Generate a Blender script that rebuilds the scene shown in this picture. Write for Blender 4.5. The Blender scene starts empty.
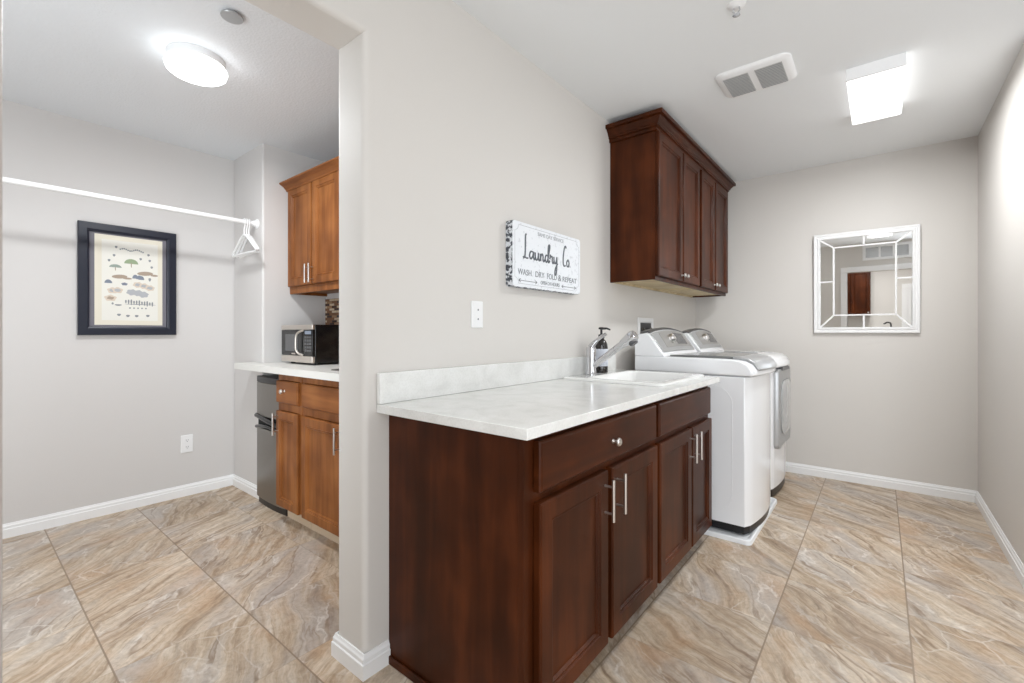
import bpy, bmesh, math, random
from mathutils import Vector, Matrix, noise as mnoise
random.seed(7)
SC = bpy.context.scene
COL = SC.collection
PI = math.pi

# ------------------------------------------------------------------ camera
FPX, HOR, EYE = 455.0, 333.0, 1.16
YAW = math.atan(368 / 455)
cam_d = bpy.data.cameras.new('camera')
cam = bpy.data.objects.new('camera', cam_d)
COL.objects.link(cam)
cam_d.sensor_width = 36.0
cam_d.lens = FPX / 1024 * 36.0
cam_d.shift_y = -(341.5 - HOR) / 1024
cam_d.clip_start = 0.02
cam.location = (0, 0, EYE)
cam.rotation_euler = (PI / 2, 0, YAW)
SC.camera = cam

# ------------------------------------------------------------------ world, lights, exposure
W = bpy.data.worlds.new('world'); SC.world = W; W.use_nodes = True
W.node_tree.nodes['Background'].inputs['Color'].default_value = (0.90, 0.95, 1.0, 1)
W.node_tree.nodes['Background'].inputs['Strength'].default_value = 0.2
SC.view_settings.view_transform = 'Standard'
SC.view_settings.look = 'None'
SC.view_settings.gamma = 1.0
SC.view_settings.use_curve_mapping = False
SC.view_settings.exposure = 0.12

LIGHT_PANEL = 1.6       # laundry ceiling fixtures
LIGHT_ROUND = 4.0       # closet flush light

def area(name, loc, rot, sx, sy, power, color):
    d = bpy.data.lights.new(name, 'AREA'); d.shape = 'RECTANGLE'
    d.size = sx; d.size_y = sy; d.energy = power; d.color = color
    o = bpy.data.objects.new(name, d); COL.objects.link(o)
    o.location = loc; o.rotation_euler = rot
    return o
# added fill lights imitating daylight, out of view right of and beside the camera
area('right_fill', (1.22, -0.62, 1.30), (PI / 2 + 0.10, 0, 0.26), 1.4, 2.3, 51, (0.90, 0.95, 1.0))
area('side_fill', (1.35, 1.9, 1.35), (0, PI / 2 - 0.1, -0.5), 2.2, 1.6, 14, (0.90, 0.95, 1.0))
# added fill to brighten the closet, out of view against the partition
area('closet_fill', (-1.62, -0.42, 1.35), (0, PI / 2 + 0.25, -0.42), 1.7, 0.85, 30, (0.88, 0.95, 1.0))
area('hall_fill', (-0.1, -2.0, 2.46), (0, 0, 0), 0.5, 0.5, 32, (1.0, 0.99, 0.98))  # added fill, brightens the hall reflected in the mirror
# lamps inside the ceiling fixtures
area('panel_lamp', (-0.018, 3.21, 2.445), (0, 0, 0), 0.2, 0.6, 20, (0.97, 0.99, 1.0))
area('panel_lamp', (-0.005, 0.425, 2.445), (0, 0, 0), 0.2, 0.6, 1.5, (1.0, 0.995, 0.99))
area('round_lamp', (-2.545, 0.745, 2.385), (0, 0, 0), 0.2, 0.2, 18, (0.95, 0.98, 1.0))

# ------------------------------------------------------------------ materials
def nodes(name):
    m = bpy.data.materials.new(name); m.use_nodes = True
    nt = m.node_tree
    return m, nt, nt.nodes['Principled BSDF']

def N(nt, kind, **kw):
    n = nt.nodes.new(kind)
    for k, v in kw.items():
        if k.startswith('i_'):
            n.inputs[int(k[2:])].default_value = v
        else:
            setattr(n, k, v)
    return n

def lk(nt, a, b): nt.links.new(a, b)

def srgb(r, g, b):
    def f(c):
        c /= 255.0
        return c / 12.92 if c <= 0.04045 else ((c + 0.055) / 1.055) ** 2.4
    return (f(r), f(g), f(b), 1)

def plain(name, col, rough=0.5, metal=0.0, coat=0.0, bump=None, spec=None):
    m, nt, b = nodes(name)
    b.inputs['Base Color'].default_value = col
    b.inputs['Roughness'].default_value = rough
    b.inputs['Metallic'].default_value = metal
    b.inputs['Coat Weight'].default_value = coat
    if spec is not None: b.inputs['Specular IOR Level'].default_value = spec
    tc = N(nt, 'ShaderNodeTexCoord')
    nz = N(nt, 'ShaderNodeTexNoise'); nz.inputs['Scale'].default_value = bump[0] if bump else 40.0
    nz.inputs['Detail'].default_value = 3.0
    lk(nt, tc.outputs['Object'], nz.inputs['Vector'])
    if bump:
        bp = N(nt, 'ShaderNodeBump'); bp.inputs['Strength'].default_value = bump[1]
        bp.inputs['Distance'].default_value = bump[2]
        lk(nt, nz.outputs['Fac'], bp.inputs['Height']); lk(nt, bp.outputs['Normal'], b.inputs['Normal'])
    # tiny procedural roughness variation
    mr = N(nt, 'ShaderNodeMapRange'); mr.inputs['To Min'].default_value = max(0.0, rough - 0.03)
    mr.inputs['To Max'].default_value = min(1.0, rough + 0.03)
    lk(nt, nz.outputs['Fac'], mr.inputs['Value']); lk(nt, mr.outputs['Result'], b.inputs['Roughness'])
    return m

def ramp(nt, stops):
    r = N(nt, 'ShaderNodeValToRGB')
    e = r.color_ramp.elements
    while len(e) < len(stops): e.new(0.5)
    for i, (p, c) in enumerate(stops):
        e[i].position = p; e[i].color = c
    return r

def wood(name, dark, mid, light, scale, rough=0.36, coat=0.02):
    m, nt, b = nodes(name)
    tc = N(nt, 'ShaderNodeTexCoord'); mp = N(nt, 'ShaderNodeMapping')
    mp.inputs['Scale'].default_value = scale
    lk(nt, tc.outputs['Object'], mp.inputs['Vector'])
    n1 = N(nt, 'ShaderNodeTexNoise'); n1.inputs['Scale'].default_value = 1.0
    n1.inputs['Detail'].default_value = 6; n1.inputs['Distortion'].default_value = 0.4
    lk(nt, mp.outputs['Vector'], n1.inputs['Vector'])
    n2 = N(nt, 'ShaderNodeTexNoise'); n2.inputs['Scale'].default_value = 4.5; n2.inputs['Detail'].default_value = 2
    lk(nt, tc.outputs['Object'], n2.inputs['Vector'])
    mx = N(nt, 'ShaderNodeMath', operation='MULTIPLY_ADD'); mx.inputs[1].default_value = 0.55
    lk(nt, n1.outputs['Fac'], mx.inputs[0])
    m2 = N(nt, 'ShaderNodeMath', operation='MULTIPLY'); m2.inputs[1].default_value = 0.45
    lk(nt, n2.outputs['Fac'], m2.inputs[0]); lk(nt, m2.outputs[0], mx.inputs[2])
    r = ramp(nt, [(0.36, dark), (0.5, mid), (0.64, light)])
    lk(nt, mx.outputs[0], r.inputs['Fac']); lk(nt, r.outputs['Color'], b.inputs['Base Color'])
    b.inputs['Roughness'].default_value = rough
    b.inputs['Coat Weight'].default_value = coat; b.inputs['Coat Roughness'].default_value = 0.18
    b.inputs['Specular IOR Level'].default_value = 0.14
    return m

def emit(name, col, strength):
    m, nt, b = nodes(name)
    b.inputs['Base Color'].default_value = (0.9, 0.9, 0.9, 1)
    tc = N(nt, 'ShaderNodeTexCoord'); nz = N(nt, 'ShaderNodeTexNoise'); nz.inputs['Scale'].default_value = 3
    lk(nt, tc.outputs['Object'], nz.inputs['Vector'])
    mr = N(nt, 'ShaderNodeMapRange'); mr.inputs['To Min'].default_value = strength * 0.97; mr.inputs['To Max'].default_value = strength * 1.03
    lk(nt, nz.outputs['Fac'], mr.inputs['Value']); lk(nt, mr.outputs['Result'], b.inputs['Emission Strength'])
    b.inputs['Emission Color'].default_value = col
    return m

def stone_floor():
    m, nt, b = nodes('stone_tile')
    S = 0.4265
    tc = N(nt, 'ShaderNodeTexCoord')
    sub = N(nt, 'ShaderNodeVectorMath', operation='SUBTRACT'); sub.inputs[1].default_value = (0.0895, 0.353, 0)
    lk(nt, tc.outputs['Object'], sub.inputs[0])
    q = N(nt, 'ShaderNodeVectorMath', operation='SCALE'); q.inputs['Scale'].default_value = 1 / S
    lk(nt, sub.outputs[0], q.inputs[0])
    cell = N(nt, 'ShaderNodeVectorMath', operation='FLOOR'); lk(nt, q.outputs[0], cell.inputs[0])
    fr = N(nt, 'ShaderNodeVectorMath', operation='FRACTION'); lk(nt, q.outputs[0], fr.inputs[0])
    wn = N(nt, 'ShaderNodeTexWhiteNoise', noise_dimensions='3D')
    half = N(nt, 'ShaderNodeVectorMath', operation='ADD'); half.inputs[1].default_value = (0.5, 0.5, 0.5)
    lk(nt, cell.outputs[0], half.inputs[0])
    flat = N(nt, 'ShaderNodeVectorMath', operation='MULTIPLY'); flat.inputs[1].default_value = (1, 1, 0)
    lk(nt, half.outputs[0], flat.inputs[0]); lk(nt, flat.outputs[0], wn.inputs['Vector'])
    # streak direction: about 135 degrees, a little different on each tile
    ang = N(nt, 'ShaderNodeMapRange'); ang.inputs['To Min'].default_value = math.radians(-158); ang.inputs['To Max'].default_value = math.radians(-116)
    lk(nt, wn.outputs['Value'], ang.inputs['Value'])
    rot = N(nt, 'ShaderNodeVectorRotate', rotation_type='Z_AXIS')
    lk(nt, tc.outputs['Object'], rot.inputs['Vector']); lk(nt, ang.outputs['Result'], rot.inputs['Angle'])
    offs = N(nt, 'ShaderNodeVectorMath', operation='MULTIPLY_ADD'); offs.inputs[1].default_value = (9, 9, 9)
    lk(nt, wn.outputs['Color'], offs.inputs[0]); lk(nt, rot.outputs['Vector'], offs.inputs[2])
    # warp
    wz = N(nt, 'ShaderNodeTexNoise'); wz.inputs['Scale'].default_value = 3.2; wz.inputs['Detail'].default_value = 4
    lk(nt, offs.outputs[0], wz.inputs['Vector'])
    wc = N(nt, 'ShaderNodeVectorMath', operation='SUBTRACT'); wc.inputs[1].default_value = (0.5, 0.5, 0.5)
    lk(nt, wz.outputs['Color'], wc.inputs[0])
    warp = N(nt, 'ShaderNodeVectorMath', operation='MULTIPLY_ADD'); warp.inputs[1].default_value = (0.17, 0.17, 0.17)
    lk(nt, wc.outputs[0], warp.inputs[0]); lk(nt, offs.outputs[0], warp.inputs[2])
    def streak(scale, detail, rough):
        mp = N(nt, 'ShaderNodeMapping'); mp.inputs['Scale'].default_value = scale
        lk(nt, warp.outputs[0], mp.inputs['Vector'])
        n = N(nt, 'ShaderNodeTexNoise'); n.inputs['Scale'].default_value = 1; n.inputs['Detail'].default_value = detail
        n.inputs['Roughness'].default_value = rough
        lk(nt, mp.outputs['Vector'], n.inputs['Vector'])
        return n.outputs['Fac']
    s1 = streak((1.5, 6.5, 1), 10, 0.70)
    s2 = streak((2.2, 24.0, 1), 9, 0.72)
    s3 = streak((1.4, 4.2, 1), 4, 0.55)
    s4 = streak((1.1, 7.5, 1), 5, 0.5)
    s5 = streak((2.4, 4.6, 3), 5, 0.5)
    base = ramp(nt, [(0.32, srgb(116, 92, 70)), (0.41, srgb(160, 136, 110)), (0.5, srgb(190, 171, 149)), (0.58, srgb(206, 192, 174)), (0.70, srgb(230, 222, 210))])
    lk(nt, s1, base.inputs['Fac'])
    fine = ramp(nt, [(0.34, srgb(98, 76, 56)), (0.45, srgb(168, 144, 118)), (0.55, srgb(204, 186, 164)), (0.68, srgb(238, 230, 220))])
    lk(nt, s2, fine.inputs['Fac'])
    def mix(fac, ca, cb, blend='MIX'):
        m_ = N(nt, 'ShaderNodeMix', data_type='RGBA', blend_type=blend)
        for k, v in ((0, fac), (6, ca), (7, cb)):
            if hasattr(v, 'default_value') and hasattr(v, 'is_linked'): lk(nt, v, m_.inputs[k])
            else: m_.inputs[k].default_value = v
        return m_.outputs[2]
    def mul(x, y):
        m_ = N(nt, 'ShaderNodeMath', operation='MULTIPLY')
        for k, v in ((0, x), (1, y)):
            if hasattr(v, 'is_linked'): lk(nt, v, m_.inputs[k])
            else: m_.inputs[k].default_value = v
        return m_.outputs[0]
    def mask(f, lo, hi):
        r_ = N(nt, 'ShaderNodeMapRange'); r_.inputs['From Min'].default_value = lo; r_.inputs['From Max'].default_value = hi
        lk(nt, f, r_.inputs['Value']); return r_.outputs['Result']
    def ridge(f, w):      # thin line where the noise crosses 0.5
        a_ = N(nt, 'ShaderNodeMath', operation='SUBTRACT'); a_.inputs[1].default_value = 0.5; lk(nt, f, a_.inputs[0])
        b2 = N(nt, 'ShaderNodeMath', operation='ABSOLUTE'); lk(nt, a_.outputs[0], b2.inputs[0])
        return mask(b2.outputs[0], w, 0.0)
    c = mix(0.45, base.outputs['Color'], fine.outputs['Color'])
    c = mix(mul(mask(s3, 0.47, 0.62), 0.66), c, srgb(178, 171, 166))             # grey clouds
    ru = N(nt, 'ShaderNodeTexNoise'); ru.inputs['Scale'].default_value = 4.0; ru.inputs['Detail'].default_value = 6
    lk(nt, warp.outputs[0], ru.inputs['Vector'])
    c = mix(mul(mask(ru.outputs['Fac'], 0.54, 0.70), 0.36), c, srgb(186, 142, 100))   # rusty patches
    c = mix(mul(ridge(s4, 0.022), mul(mask(ru.outputs['Fac'], 0.62, 0.40), 0.75)), c, srgb(124, 98, 74))   # brown veins
    c = mix(mul(ridge(s5, 0.016), mul(mask(s3, 0.42, 0.58), 0.5)), c, srgb(232, 226, 218))     # white veins
    vo = N(nt, 'ShaderNodeTexVoronoi', feature='DISTANCE_TO_EDGE'); vo.inputs['Scale'].default_value = 7.0
    lk(nt, warp.outputs[0], vo.inputs['Vector'])
    vm = N(nt, 'ShaderNodeTexNoise'); vm.inputs['Scale'].default_value = 2.6; lk(nt, offs.outputs[0], vm.inputs['Vector'])
    c = mix(mul(mask(vo.outputs['Distance'], 0.035, 0.0), mul(mask(vm.outputs['Fac'], 0.56, 0.66), 0.45)), c, srgb(228, 222, 212))
    gr = N(nt, 'ShaderNodeTexNoise'); gr.inputs['Scale'].default_value = 46; gr.inputs['Detail'].default_value = 6; gr.inputs['Roughness'].default_value = 0.7
    lk(nt, warp.outputs[0], gr.inputs['Vector'])
    gv = ramp(nt, [(0.30, (0.72, 0.70, 0.68, 1)), (0.5, (0.97, 0.97, 0.97, 1)), (0.7, (1.12, 1.12, 1.12, 1))]); lk(nt, gr.outputs['Fac'], gv.inputs['Fac'])
    c = mix(0.75, c, gv.outputs['Color'], 'MULTIPLY')
    tone = N(nt, 'ShaderNodeMapRange'); tone.inputs['To Min'].default_value = 0.93; tone.inputs['To Max'].default_value = 1.06
    lk(nt, wn.outputs['Value'], tone.inputs['Value'])
    tv = N(nt, 'ShaderNodeVectorMath', operation='SCALE'); lk(nt, c, tv.inputs[0]); lk(nt, tone.outputs['Result'], tv.inputs['Scale'])
    stone_out = tv.outputs[0]
    # grout
    sep = N(nt, 'ShaderNodeSeparateXYZ'); lk(nt, fr.outputs[0], sep.inputs[0])
    px = N(nt, 'ShaderNodeSeparateXYZ'); lk(nt, tc.outputs['Object'], px.inputs[0])
    def line(sock, w):
        a = N(nt, 'ShaderNodeMath', operation='SUBTRACT'); a.inputs[1].default_value = 0.5; lk(nt, sock, a.inputs[0])
        c = N(nt, 'ShaderNodeMath', operation='ABSOLUTE'); lk(nt, a.outputs[0], c.inputs[0])
        g = N(nt, 'ShaderNodeMath', operation='GREATER_THAN'); g.inputs[1].default_value = 0.5 - w; lk(nt, c.outputs[0], g.inputs[0])
        return g.outputs[0]
    room = N(nt, 'ShaderNodeMath', operation='GREATER_THAN'); room.inputs[1].default_value = -1.42
    lk(nt, px.outputs['X'], room.inputs[0])
    lx, ly = line(sep.outputs['X'], 0.0065), line(sep.outputs['Y'], 0.0065)
    # each room's main joints are wider and darker, the butt joints between are tight
    fx = N(nt, 'ShaderNodeMapRange'); fx.inputs['To Min'].default_value = 0.22; fx.inputs['To Max'].default_value = 0.85
    lk(nt, room.outputs[0], fx.inputs['Value'])
    fy = N(nt, 'ShaderNodeMapRange'); fy.inputs['To Min'].default_value = 0.85; fy.inputs['To Max'].default_value = 0.28
    past = N(nt, 'ShaderNodeMath', operation='GREATER_THAN'); past.inputs[1].default_value = 1.0
    lk(nt, px.outputs['Y'], past.inputs[0])
    tight = N(nt, 'ShaderNodeMath', operation='MAXIMUM'); lk(nt, room.outputs[0], tight.inputs[0]); lk(nt, past.outputs[0], tight.inputs[1])
    lk(nt, tight.outputs[0], fy.inputs['Value'])
    gx = N(nt, 'ShaderNodeMath', operation='MULTIPLY'); lk(nt, lx, gx.inputs[0]); lk(nt, fx.outputs['Result'], gx.inputs[1])
    gy = N(nt, 'ShaderNodeMath', operation='MULTIPLY'); lk(nt, ly, gy.inputs[0]); lk(nt, fy.outputs['Result'], gy.inputs[1])
    gg = N(nt, 'ShaderNodeMath', operation='MAXIMUM'); lk(nt, gx.outputs[0], gg.inputs[0]); lk(nt, gy.outputs[0], gg.inputs[1])
    mixg = N(nt, 'ShaderNodeMix', data_type='RGBA'); mixg.inputs[7].default_value = srgb(136, 116, 96)
    lk(nt, gg.outputs[0], mixg.inputs[0]); lk(nt, stone_out, mixg.inputs[6])
    lk(nt, mixg.outputs[2], b.inputs['Base Color'])
    b.inputs['Roughness'].default_value = 0.42
    bp = N(nt, 'ShaderNodeBump'); bp.inputs['Strength'].default_value = 0.25; bp.inputs['Distance'].default_value = 0.002
    inv = N(nt, 'ShaderNodeMath', operation='MULTIPLY_ADD'); inv.inputs[1].default_value = -1.0
    lk(nt, gg.outputs[0], inv.inputs[0]); lk(nt, s1, inv.inputs[2])
    lk(nt, inv.outputs[0], bp.inputs['Height']); lk(nt, bp.outputs['Normal'], b.inputs['Normal'])
    return m

def quartz():
    m, nt, b = nodes('white_quartz')
    tc = N(nt, 'ShaderNodeTexCoord')
    n = N(nt, 'ShaderNodeTexNoise'); n.inputs['Scale'].default_value = 7; n.inputs['Detail'].default_value = 8; n.inputs['Distortion'].default_value = 1.2
    lk(nt, tc.outputs['Object'], n.inputs['Vector'])
    r = ramp(nt, [(0.35, srgb(224, 224, 221)), (0.5, srgb(232, 232, 229)), (0.65, srgb(237, 237, 235))])
    lk(nt, n.outputs['Fac'], r.inputs['Fac'])
    n2 = N(nt, 'ShaderNodeTexNoise'); n2.inputs['Scale'].default_value = 160; n2.inputs['Detail'].default_value = 2
    lk(nt, tc.outputs['Object'], n2.inputs['Vector'])
    r2 = ramp(nt, [(0.38, (0.80, 0.79, 0.78, 1)), (0.55, (1, 1, 1, 1))]); lk(nt, n2.outputs['Fac'], r2.inputs['Fac'])
    mx = N(nt, 'ShaderNodeMix', data_type='RGBA', blend_type='MULTIPLY'); mx.inputs[0].default_value = 0.22
    lk(nt, r.outputs['Color'], mx.inputs[6]); lk(nt, r2.outputs['Color'], mx.inputs[7])
    lk(nt, mx.outputs[2], b.inputs['Base Color'])
    b.inputs['Roughness'].default_value = 0.16
    return m

def distressed(name, base, wear, thr):
    m, nt, b = nodes(name)
    tc = N(nt, 'ShaderNodeTexCoord')
    n = N(nt, 'ShaderNodeTexNoise'); n.inputs['Scale'].default_value = 55; n.inputs['Detail'].default_value = 5
    lk(nt, tc.outputs['Object'], n.inputs['Vector'])
    r = ramp(nt, [(thr, base), (thr + 0.05, wear)]); lk(nt, n.outputs['Fac'], r.inputs['Fac'])
    lk(nt, r.outputs['Color'], b.inputs['Base Color']); b.inputs['Roughness'].default_value = 0.75
    return m

def mosaic():
    m, nt, b = nodes('mosaic_tile')
    tc = N(nt, 'ShaderNodeTexCoord')
    mp = N(nt, 'ShaderNodeMapping'); mp.inputs['Rotation'].default_value = (PI / 2, 0, 0)
    lk(nt, tc.outputs['Object'], mp.inputs['Vector'])
    br = N(nt, 'ShaderNodeTexBrick'); br.inputs['Scale'].default_value = 1.0
    br.inputs['Brick Width'].default_value = 0.07; br.inputs['Row Height'].default_value = 0.018; br.inputs['Mortar Size'].default_value = 0.0015
    br.inputs['Color1'].default_value = (0, 0, 0, 1); br.inputs['Color2'].default_value = (1, 1, 1, 1); br.inputs['Mortar'].default_value = (0.5, 0.5, 0.5, 1)
    lk(nt, mp.outputs['Vector'], br.inputs['Vector'])
    r = ramp(nt, [(0.0, srgb(64, 40, 28)), (0.3, srgb(120, 84, 58)), (0.55, srgb(196, 176, 150)), (0.8, srgb(150, 116, 84)), (1.0, srgb(226, 216, 198))])
    r.color_ramp.interpolation = 'CONSTANT'
    lk(nt, br.outputs['Color'], r.inputs['Fac']); lk(nt, r.outputs['Color'], b.inputs['Base Color'])
    b.inputs['Roughness'].default_value = 0.2
    return m

M = {}
M['wall'] = plain('wall_paint', srgb(215, 211, 206), 0.55, bump=(90, 0.12, 0.002))
M['closet_wall'] = plain('closet_wall_paint', srgb(211, 208, 206), 0.6, bump=(90, 0.12, 0.002))
M['ceiling'] = plain('ceiling_paint', srgb(238, 240, 241), 0.7, bump=(60, 0.1, 0.002))
M['ceiling_tex'] = plain('textured_ceiling_paint', srgb(228, 231, 234), 0.6, bump=(85, 0.5, 0.004))
M['trim'] = plain('white_trim_paint', srgb(240, 240, 240), 0.35)
M['floor'] = stone_floor()
CH = (srgb(51, 22, 7), srgb(66, 30, 11), srgb(86, 42, 18))
M['cherry'] = wood('cherry_wood', *CH, (17, 17, 1.6))
M['cherry_h'] = wood('cherry_wood_horizontal', *CH, (17, 1.6, 17))
MP = (srgb(110, 63, 29), srgb(132, 80, 40), srgb(154, 98, 53))
M['maple'] = wood('maple_wood', *MP, (22, 22, 2.0), 0.38, 0.02)
M['maple_h'] = wood('maple_wood_horizontal', *MP, (2.0, 22, 22), 0.38, 0.02)
M['raw'] = wood('pale_ply', srgb(196, 174, 134), srgb(214, 196, 160), srgb(226, 212, 180), (3, 20, 20), 0.5, 0)
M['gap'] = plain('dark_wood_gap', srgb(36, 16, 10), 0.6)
M['quartz'] = quartz()
M['laminate'] = plain('pale_laminate', srgb(228, 227, 222), 0.3)
M['ceramic'] = plain('white_ceramic', srgb(244, 244, 242), 0.12, coat=0.5)
M['chrome'] = plain('chrome', (0.62, 0.62, 0.64, 1), 0.09, 1.0)
M['nickel'] = plain('brushed_nickel', (0.72, 0.70, 0.68, 1), 0.3, 1.0)
M['steel'] = plain('stainless_steel', (0.27, 0.255, 0.235, 1), 0.34, 1.0)
M['steel_light'] = plain('light_stainless', (0.72, 0.67, 0.62, 1), 0.34, 1.0)
M['enamel'] = plain('white_enamel', srgb(242, 243, 245), 0.18, coat=0.5)
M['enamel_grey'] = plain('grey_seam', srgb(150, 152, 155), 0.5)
M['silver'] = plain('silver_plastic', srgb(176, 177, 178), 0.3, 0.5)
M['panel_grey'] = plain('grey_control_panel', srgb(160, 158, 155), 0.32, 0.35)
M['trim_dark'] = plain('dark_grey_trim', srgb(92, 92, 94), 0.3, 0.4)
M['display'] = plain('dark_display', srgb(84, 84, 86), 0.15)
M['lid_glass'] = plain('smoky_lid_glass', srgb(118, 120, 119), 0.14, 0.2, coat=0.3)
M['door_glass'] = plain('dryer_door_glass', srgb(188, 190, 191), 0.12, 0.3, coat=0.5)
M['black'] = plain('black_plastic', srgb(20, 20, 22), 0.35)
M['slot_black'] = plain('matt_black', srgb(14, 14, 15), 0.8)
M['black_gloss'] = plain('black_gloss', srgb(12, 12, 14), 0.12)
M['bottle'] = plain('dark_amber_bottle', srgb(24, 15, 12), 0.1, coat=0.5)
M['label'] = plain('bottle_label', srgb(212, 216, 226), 0.6)
M['ink'] = plain('grey_ink', srgb(98, 102, 108), 0.8)
M['ink_light'] = plain('faint_grey_ink', srgb(176, 178, 182), 0.8)
M['ink_mid'] = plain('mid_grey_ink', srgb(140, 144, 148), 0.8)
M['white_plastic'] = plain('white_plastic', srgb(240, 240, 240), 0.35)
M['slot'] = plain('dark_slot', srgb(120, 120, 124), 0.6)
M['grille'] = plain('grey_grille', srgb(190, 190, 188), 0.6)
M['navy'] = plain('navy_black_frame', srgb(27, 32, 47), 0.35, bump=(60, 0.1, 0.001))
M['mat_board'] = plain('grey_mat_board', srgb(118, 116, 124), 0.8)
M['paper'] = plain('cream_paper', srgb(226, 220, 204), 0.8)
M['paper_white'] = plain('ivory_paper', srgb(230, 228, 220), 0.8)
M['tan_ink'] = plain('tan_ink', srgb(214, 200, 184), 0.8)
M['brown_ink'] = plain('brown_ink', srgb(168, 152, 136), 0.8)
M['green_ink'] = plain('green_ink', srgb(150, 166, 134), 0.8)
M['teal_ink'] = plain('grey_green_ink', srgb(148, 160, 150), 0.8)
M['blue_ink'] = plain('slate_ink', srgb(126, 134, 148), 0.8)
M['sign_face'] = distressed('sign_face', srgb(236, 239, 243), srgb(216, 219, 224), 0.60)
M['sign_edge'] = distressed('sign_edge', srgb(222, 225, 230), srgb(74, 78, 86), 0.47)
M['mirror'] = plain('mirror_glass', (0.9, 0.91, 0.91, 1), 0.0, 1.0)
b_ = M['mirror'].node_tree.nodes['Principled BSDF']
for l_ in list(b_.inputs['Roughness'].links): M['mirror'].node_tree.links.remove(l_)
b_.inputs['Roughness'].default_value = 0.015
M['mosaic'] = mosaic()
M['toe'] = plain('beige_toe_kick', srgb(206, 186, 160), 0.6)
M['panel_glow'] = emit('lamp_diffuser', (1.0, 0.995, 0.99, 1), LIGHT_PANEL)
M['round_glow'] = emit('round_lamp_diffuser', (0.96, 0.985, 1.0, 1), LIGHT_ROUND)
M['mat_tray'] = plain('white_tray_plastic', srgb(236, 238, 240), 0.35)
M['frost'] = plain('grey_green_glass', srgb(150, 165, 162), 0.2)

# ------------------------------------------------------------------ mesh helpers
class MB:
    def __init__(s): s.bm = bmesh.new(); s.mi = 0
    def _f(s, vs):
        try:
            f = s.bm.faces.new(vs); f.material_index = s.mi; return f
        except ValueError:
            return None
    def box(s, x0, x1, y0, y1, z0, z1):
        x0, x1 = sorted((x0, x1)); y0, y1 = sorted((y0, y1)); z0, z1 = sorted((z0, z1))
        v = [s.bm.verts.new(p) for p in ((x0,y0,z0),(x1,y0,z0),(x1,y1,z0),(x0,y1,z0),(x0,y0,z1),(x1,y0,z1),(x1,y1,z1),(x0,y1,z1))]
        for q in ((3,2,1,0),(4,5,6,7),(0,1,5,4),(1,2,6,5),(2,3,7,6),(3,0,4,7)): s._f([v[i] for i in q])
        return s
    def loops(s, rings, cap0=True, cap1=True, closed=False):
        R = [[s.bm.verts.new(p) for p in r] for r in rings]
        n = len(R[0])
        pairs = list(zip(R, R[1:])) + ([(R[-1], R[0])] if closed else [])
        for a, b in pairs:
            for i in range(n):
                j = (i + 1) % n
                s._f([a[i], a[j], b[j], b[i]])
        if not closed:
            if cap0: s._f(R[0][::-1])
            if cap1: s._f(R[-1])
        return s
    def grid(s, rows):
        R = [[s.bm.verts.new(p) for p in r] for r in rows]
        for a, b in zip(R, R[1:]):
            for i in range(len(a) - 1): s._f([a[i], a[i+1], b[i+1], b[i]])
        return s
    def tube(s, pts, r, seg=12, closed=False):
        pts = [Vector(p) for p in pts]; n = len(pts)
        rs = r if isinstance(r, (list, tuple)) else [r] * n
        rings = []; up = None
        for i, p in enumerate(pts):
            if closed: t = pts[(i+1) % n] - pts[i-1]
            else: t = pts[min(i+1, n-1)] - pts[max(i-1, 0)]
            t.normalize()
            if up is None:
                up = Vector((0,0,1)) if abs(t.z) < 0.9 else Vector((1,0,0))
            a = t.cross(up).normalized(); bvec = a.cross(t).normalized(); up = bvec
            rings.append([p + rs[i] * (math.cos(k*2*PI/seg) * a + math.sin(k*2*PI/seg) * bvec) for k in range(seg)])
        return s.loops(rings, closed=closed)
    def lathe(s, origin, axis, prof, seg=32):
        """prof: list of (radius, distance along axis)"""
        o = Vector(origin); ax = Vector(axis).normalized()
        a = ax.orthogonal().normalized(); b = ax.cross(a)
        rings = [[o + ax*d + max(r, 1e-5)*(math.cos(k*2*PI/seg)*a + math.sin(k*2*PI/seg)*b) for k in range(seg)] for r, d in prof]
        return s.loops(rings)
    def prism(s, outline, fn, d0, d1):
        """outline of (u,v), fn(u,v,w) -> xyz"""
        return s.loops([[fn(u, v, d0) for u, v in outline], [fn(u, v, d1) for u, v in outline]])
    def build(s, name, mat, parent=None, bevel=0.0, seg=2, smooth=None, tf=None):
        bm = s.bm
        if tf: bmesh.ops.transform(bm, matrix=tf, verts=bm.verts)
        bmesh.ops.remove_doubles(bm, verts=bm.verts, dist=1e-6)
        bmesh.ops.recalc_face_normals(bm, faces=bm.faces)
        base = Vector((0, 0, 0))
        if parent is not None:
            p = parent
            while p is not None: base += p.location; p = p.parent
        for v in bm.verts: v.co -= base
        me = bpy.data.meshes.new(name); bm.to_mesh(me); bm.free()
        for m in (mat if isinstance(mat, (list, tuple)) else [mat]): me.materials.append(m)
        o = bpy.data.objects.new(name, me); COL.objects.link(o)
        if parent is not None: o.parent = parent
        if bevel:
            md = o.modifiers.new('bevel', 'BEVEL'); md.width = bevel; md.segments = seg
            md.limit_method = 'ANGLE'; md.angle_limit = math.radians(40)
        if smooth is None: smooth = bool(bevel)
        if smooth:
            for p in me.polygons: p.use_smooth = True
            me.set_sharp_from_angle(angle=math.radians(38))
        return o

def thing(name, label, cat, loc, group=None):
    o = bpy.data.objects.new(name, None); COL.objects.link(o)
    o.empty_display_size = 0.1
    o.location = loc; o['label'] = label; o['category'] = cat
    if group: o['group'] = group
    return o

def struct(name, mb, mat, **kw):
    o = mb.build(name, mat, **kw); o['kind'] = 'structure'; return o

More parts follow.
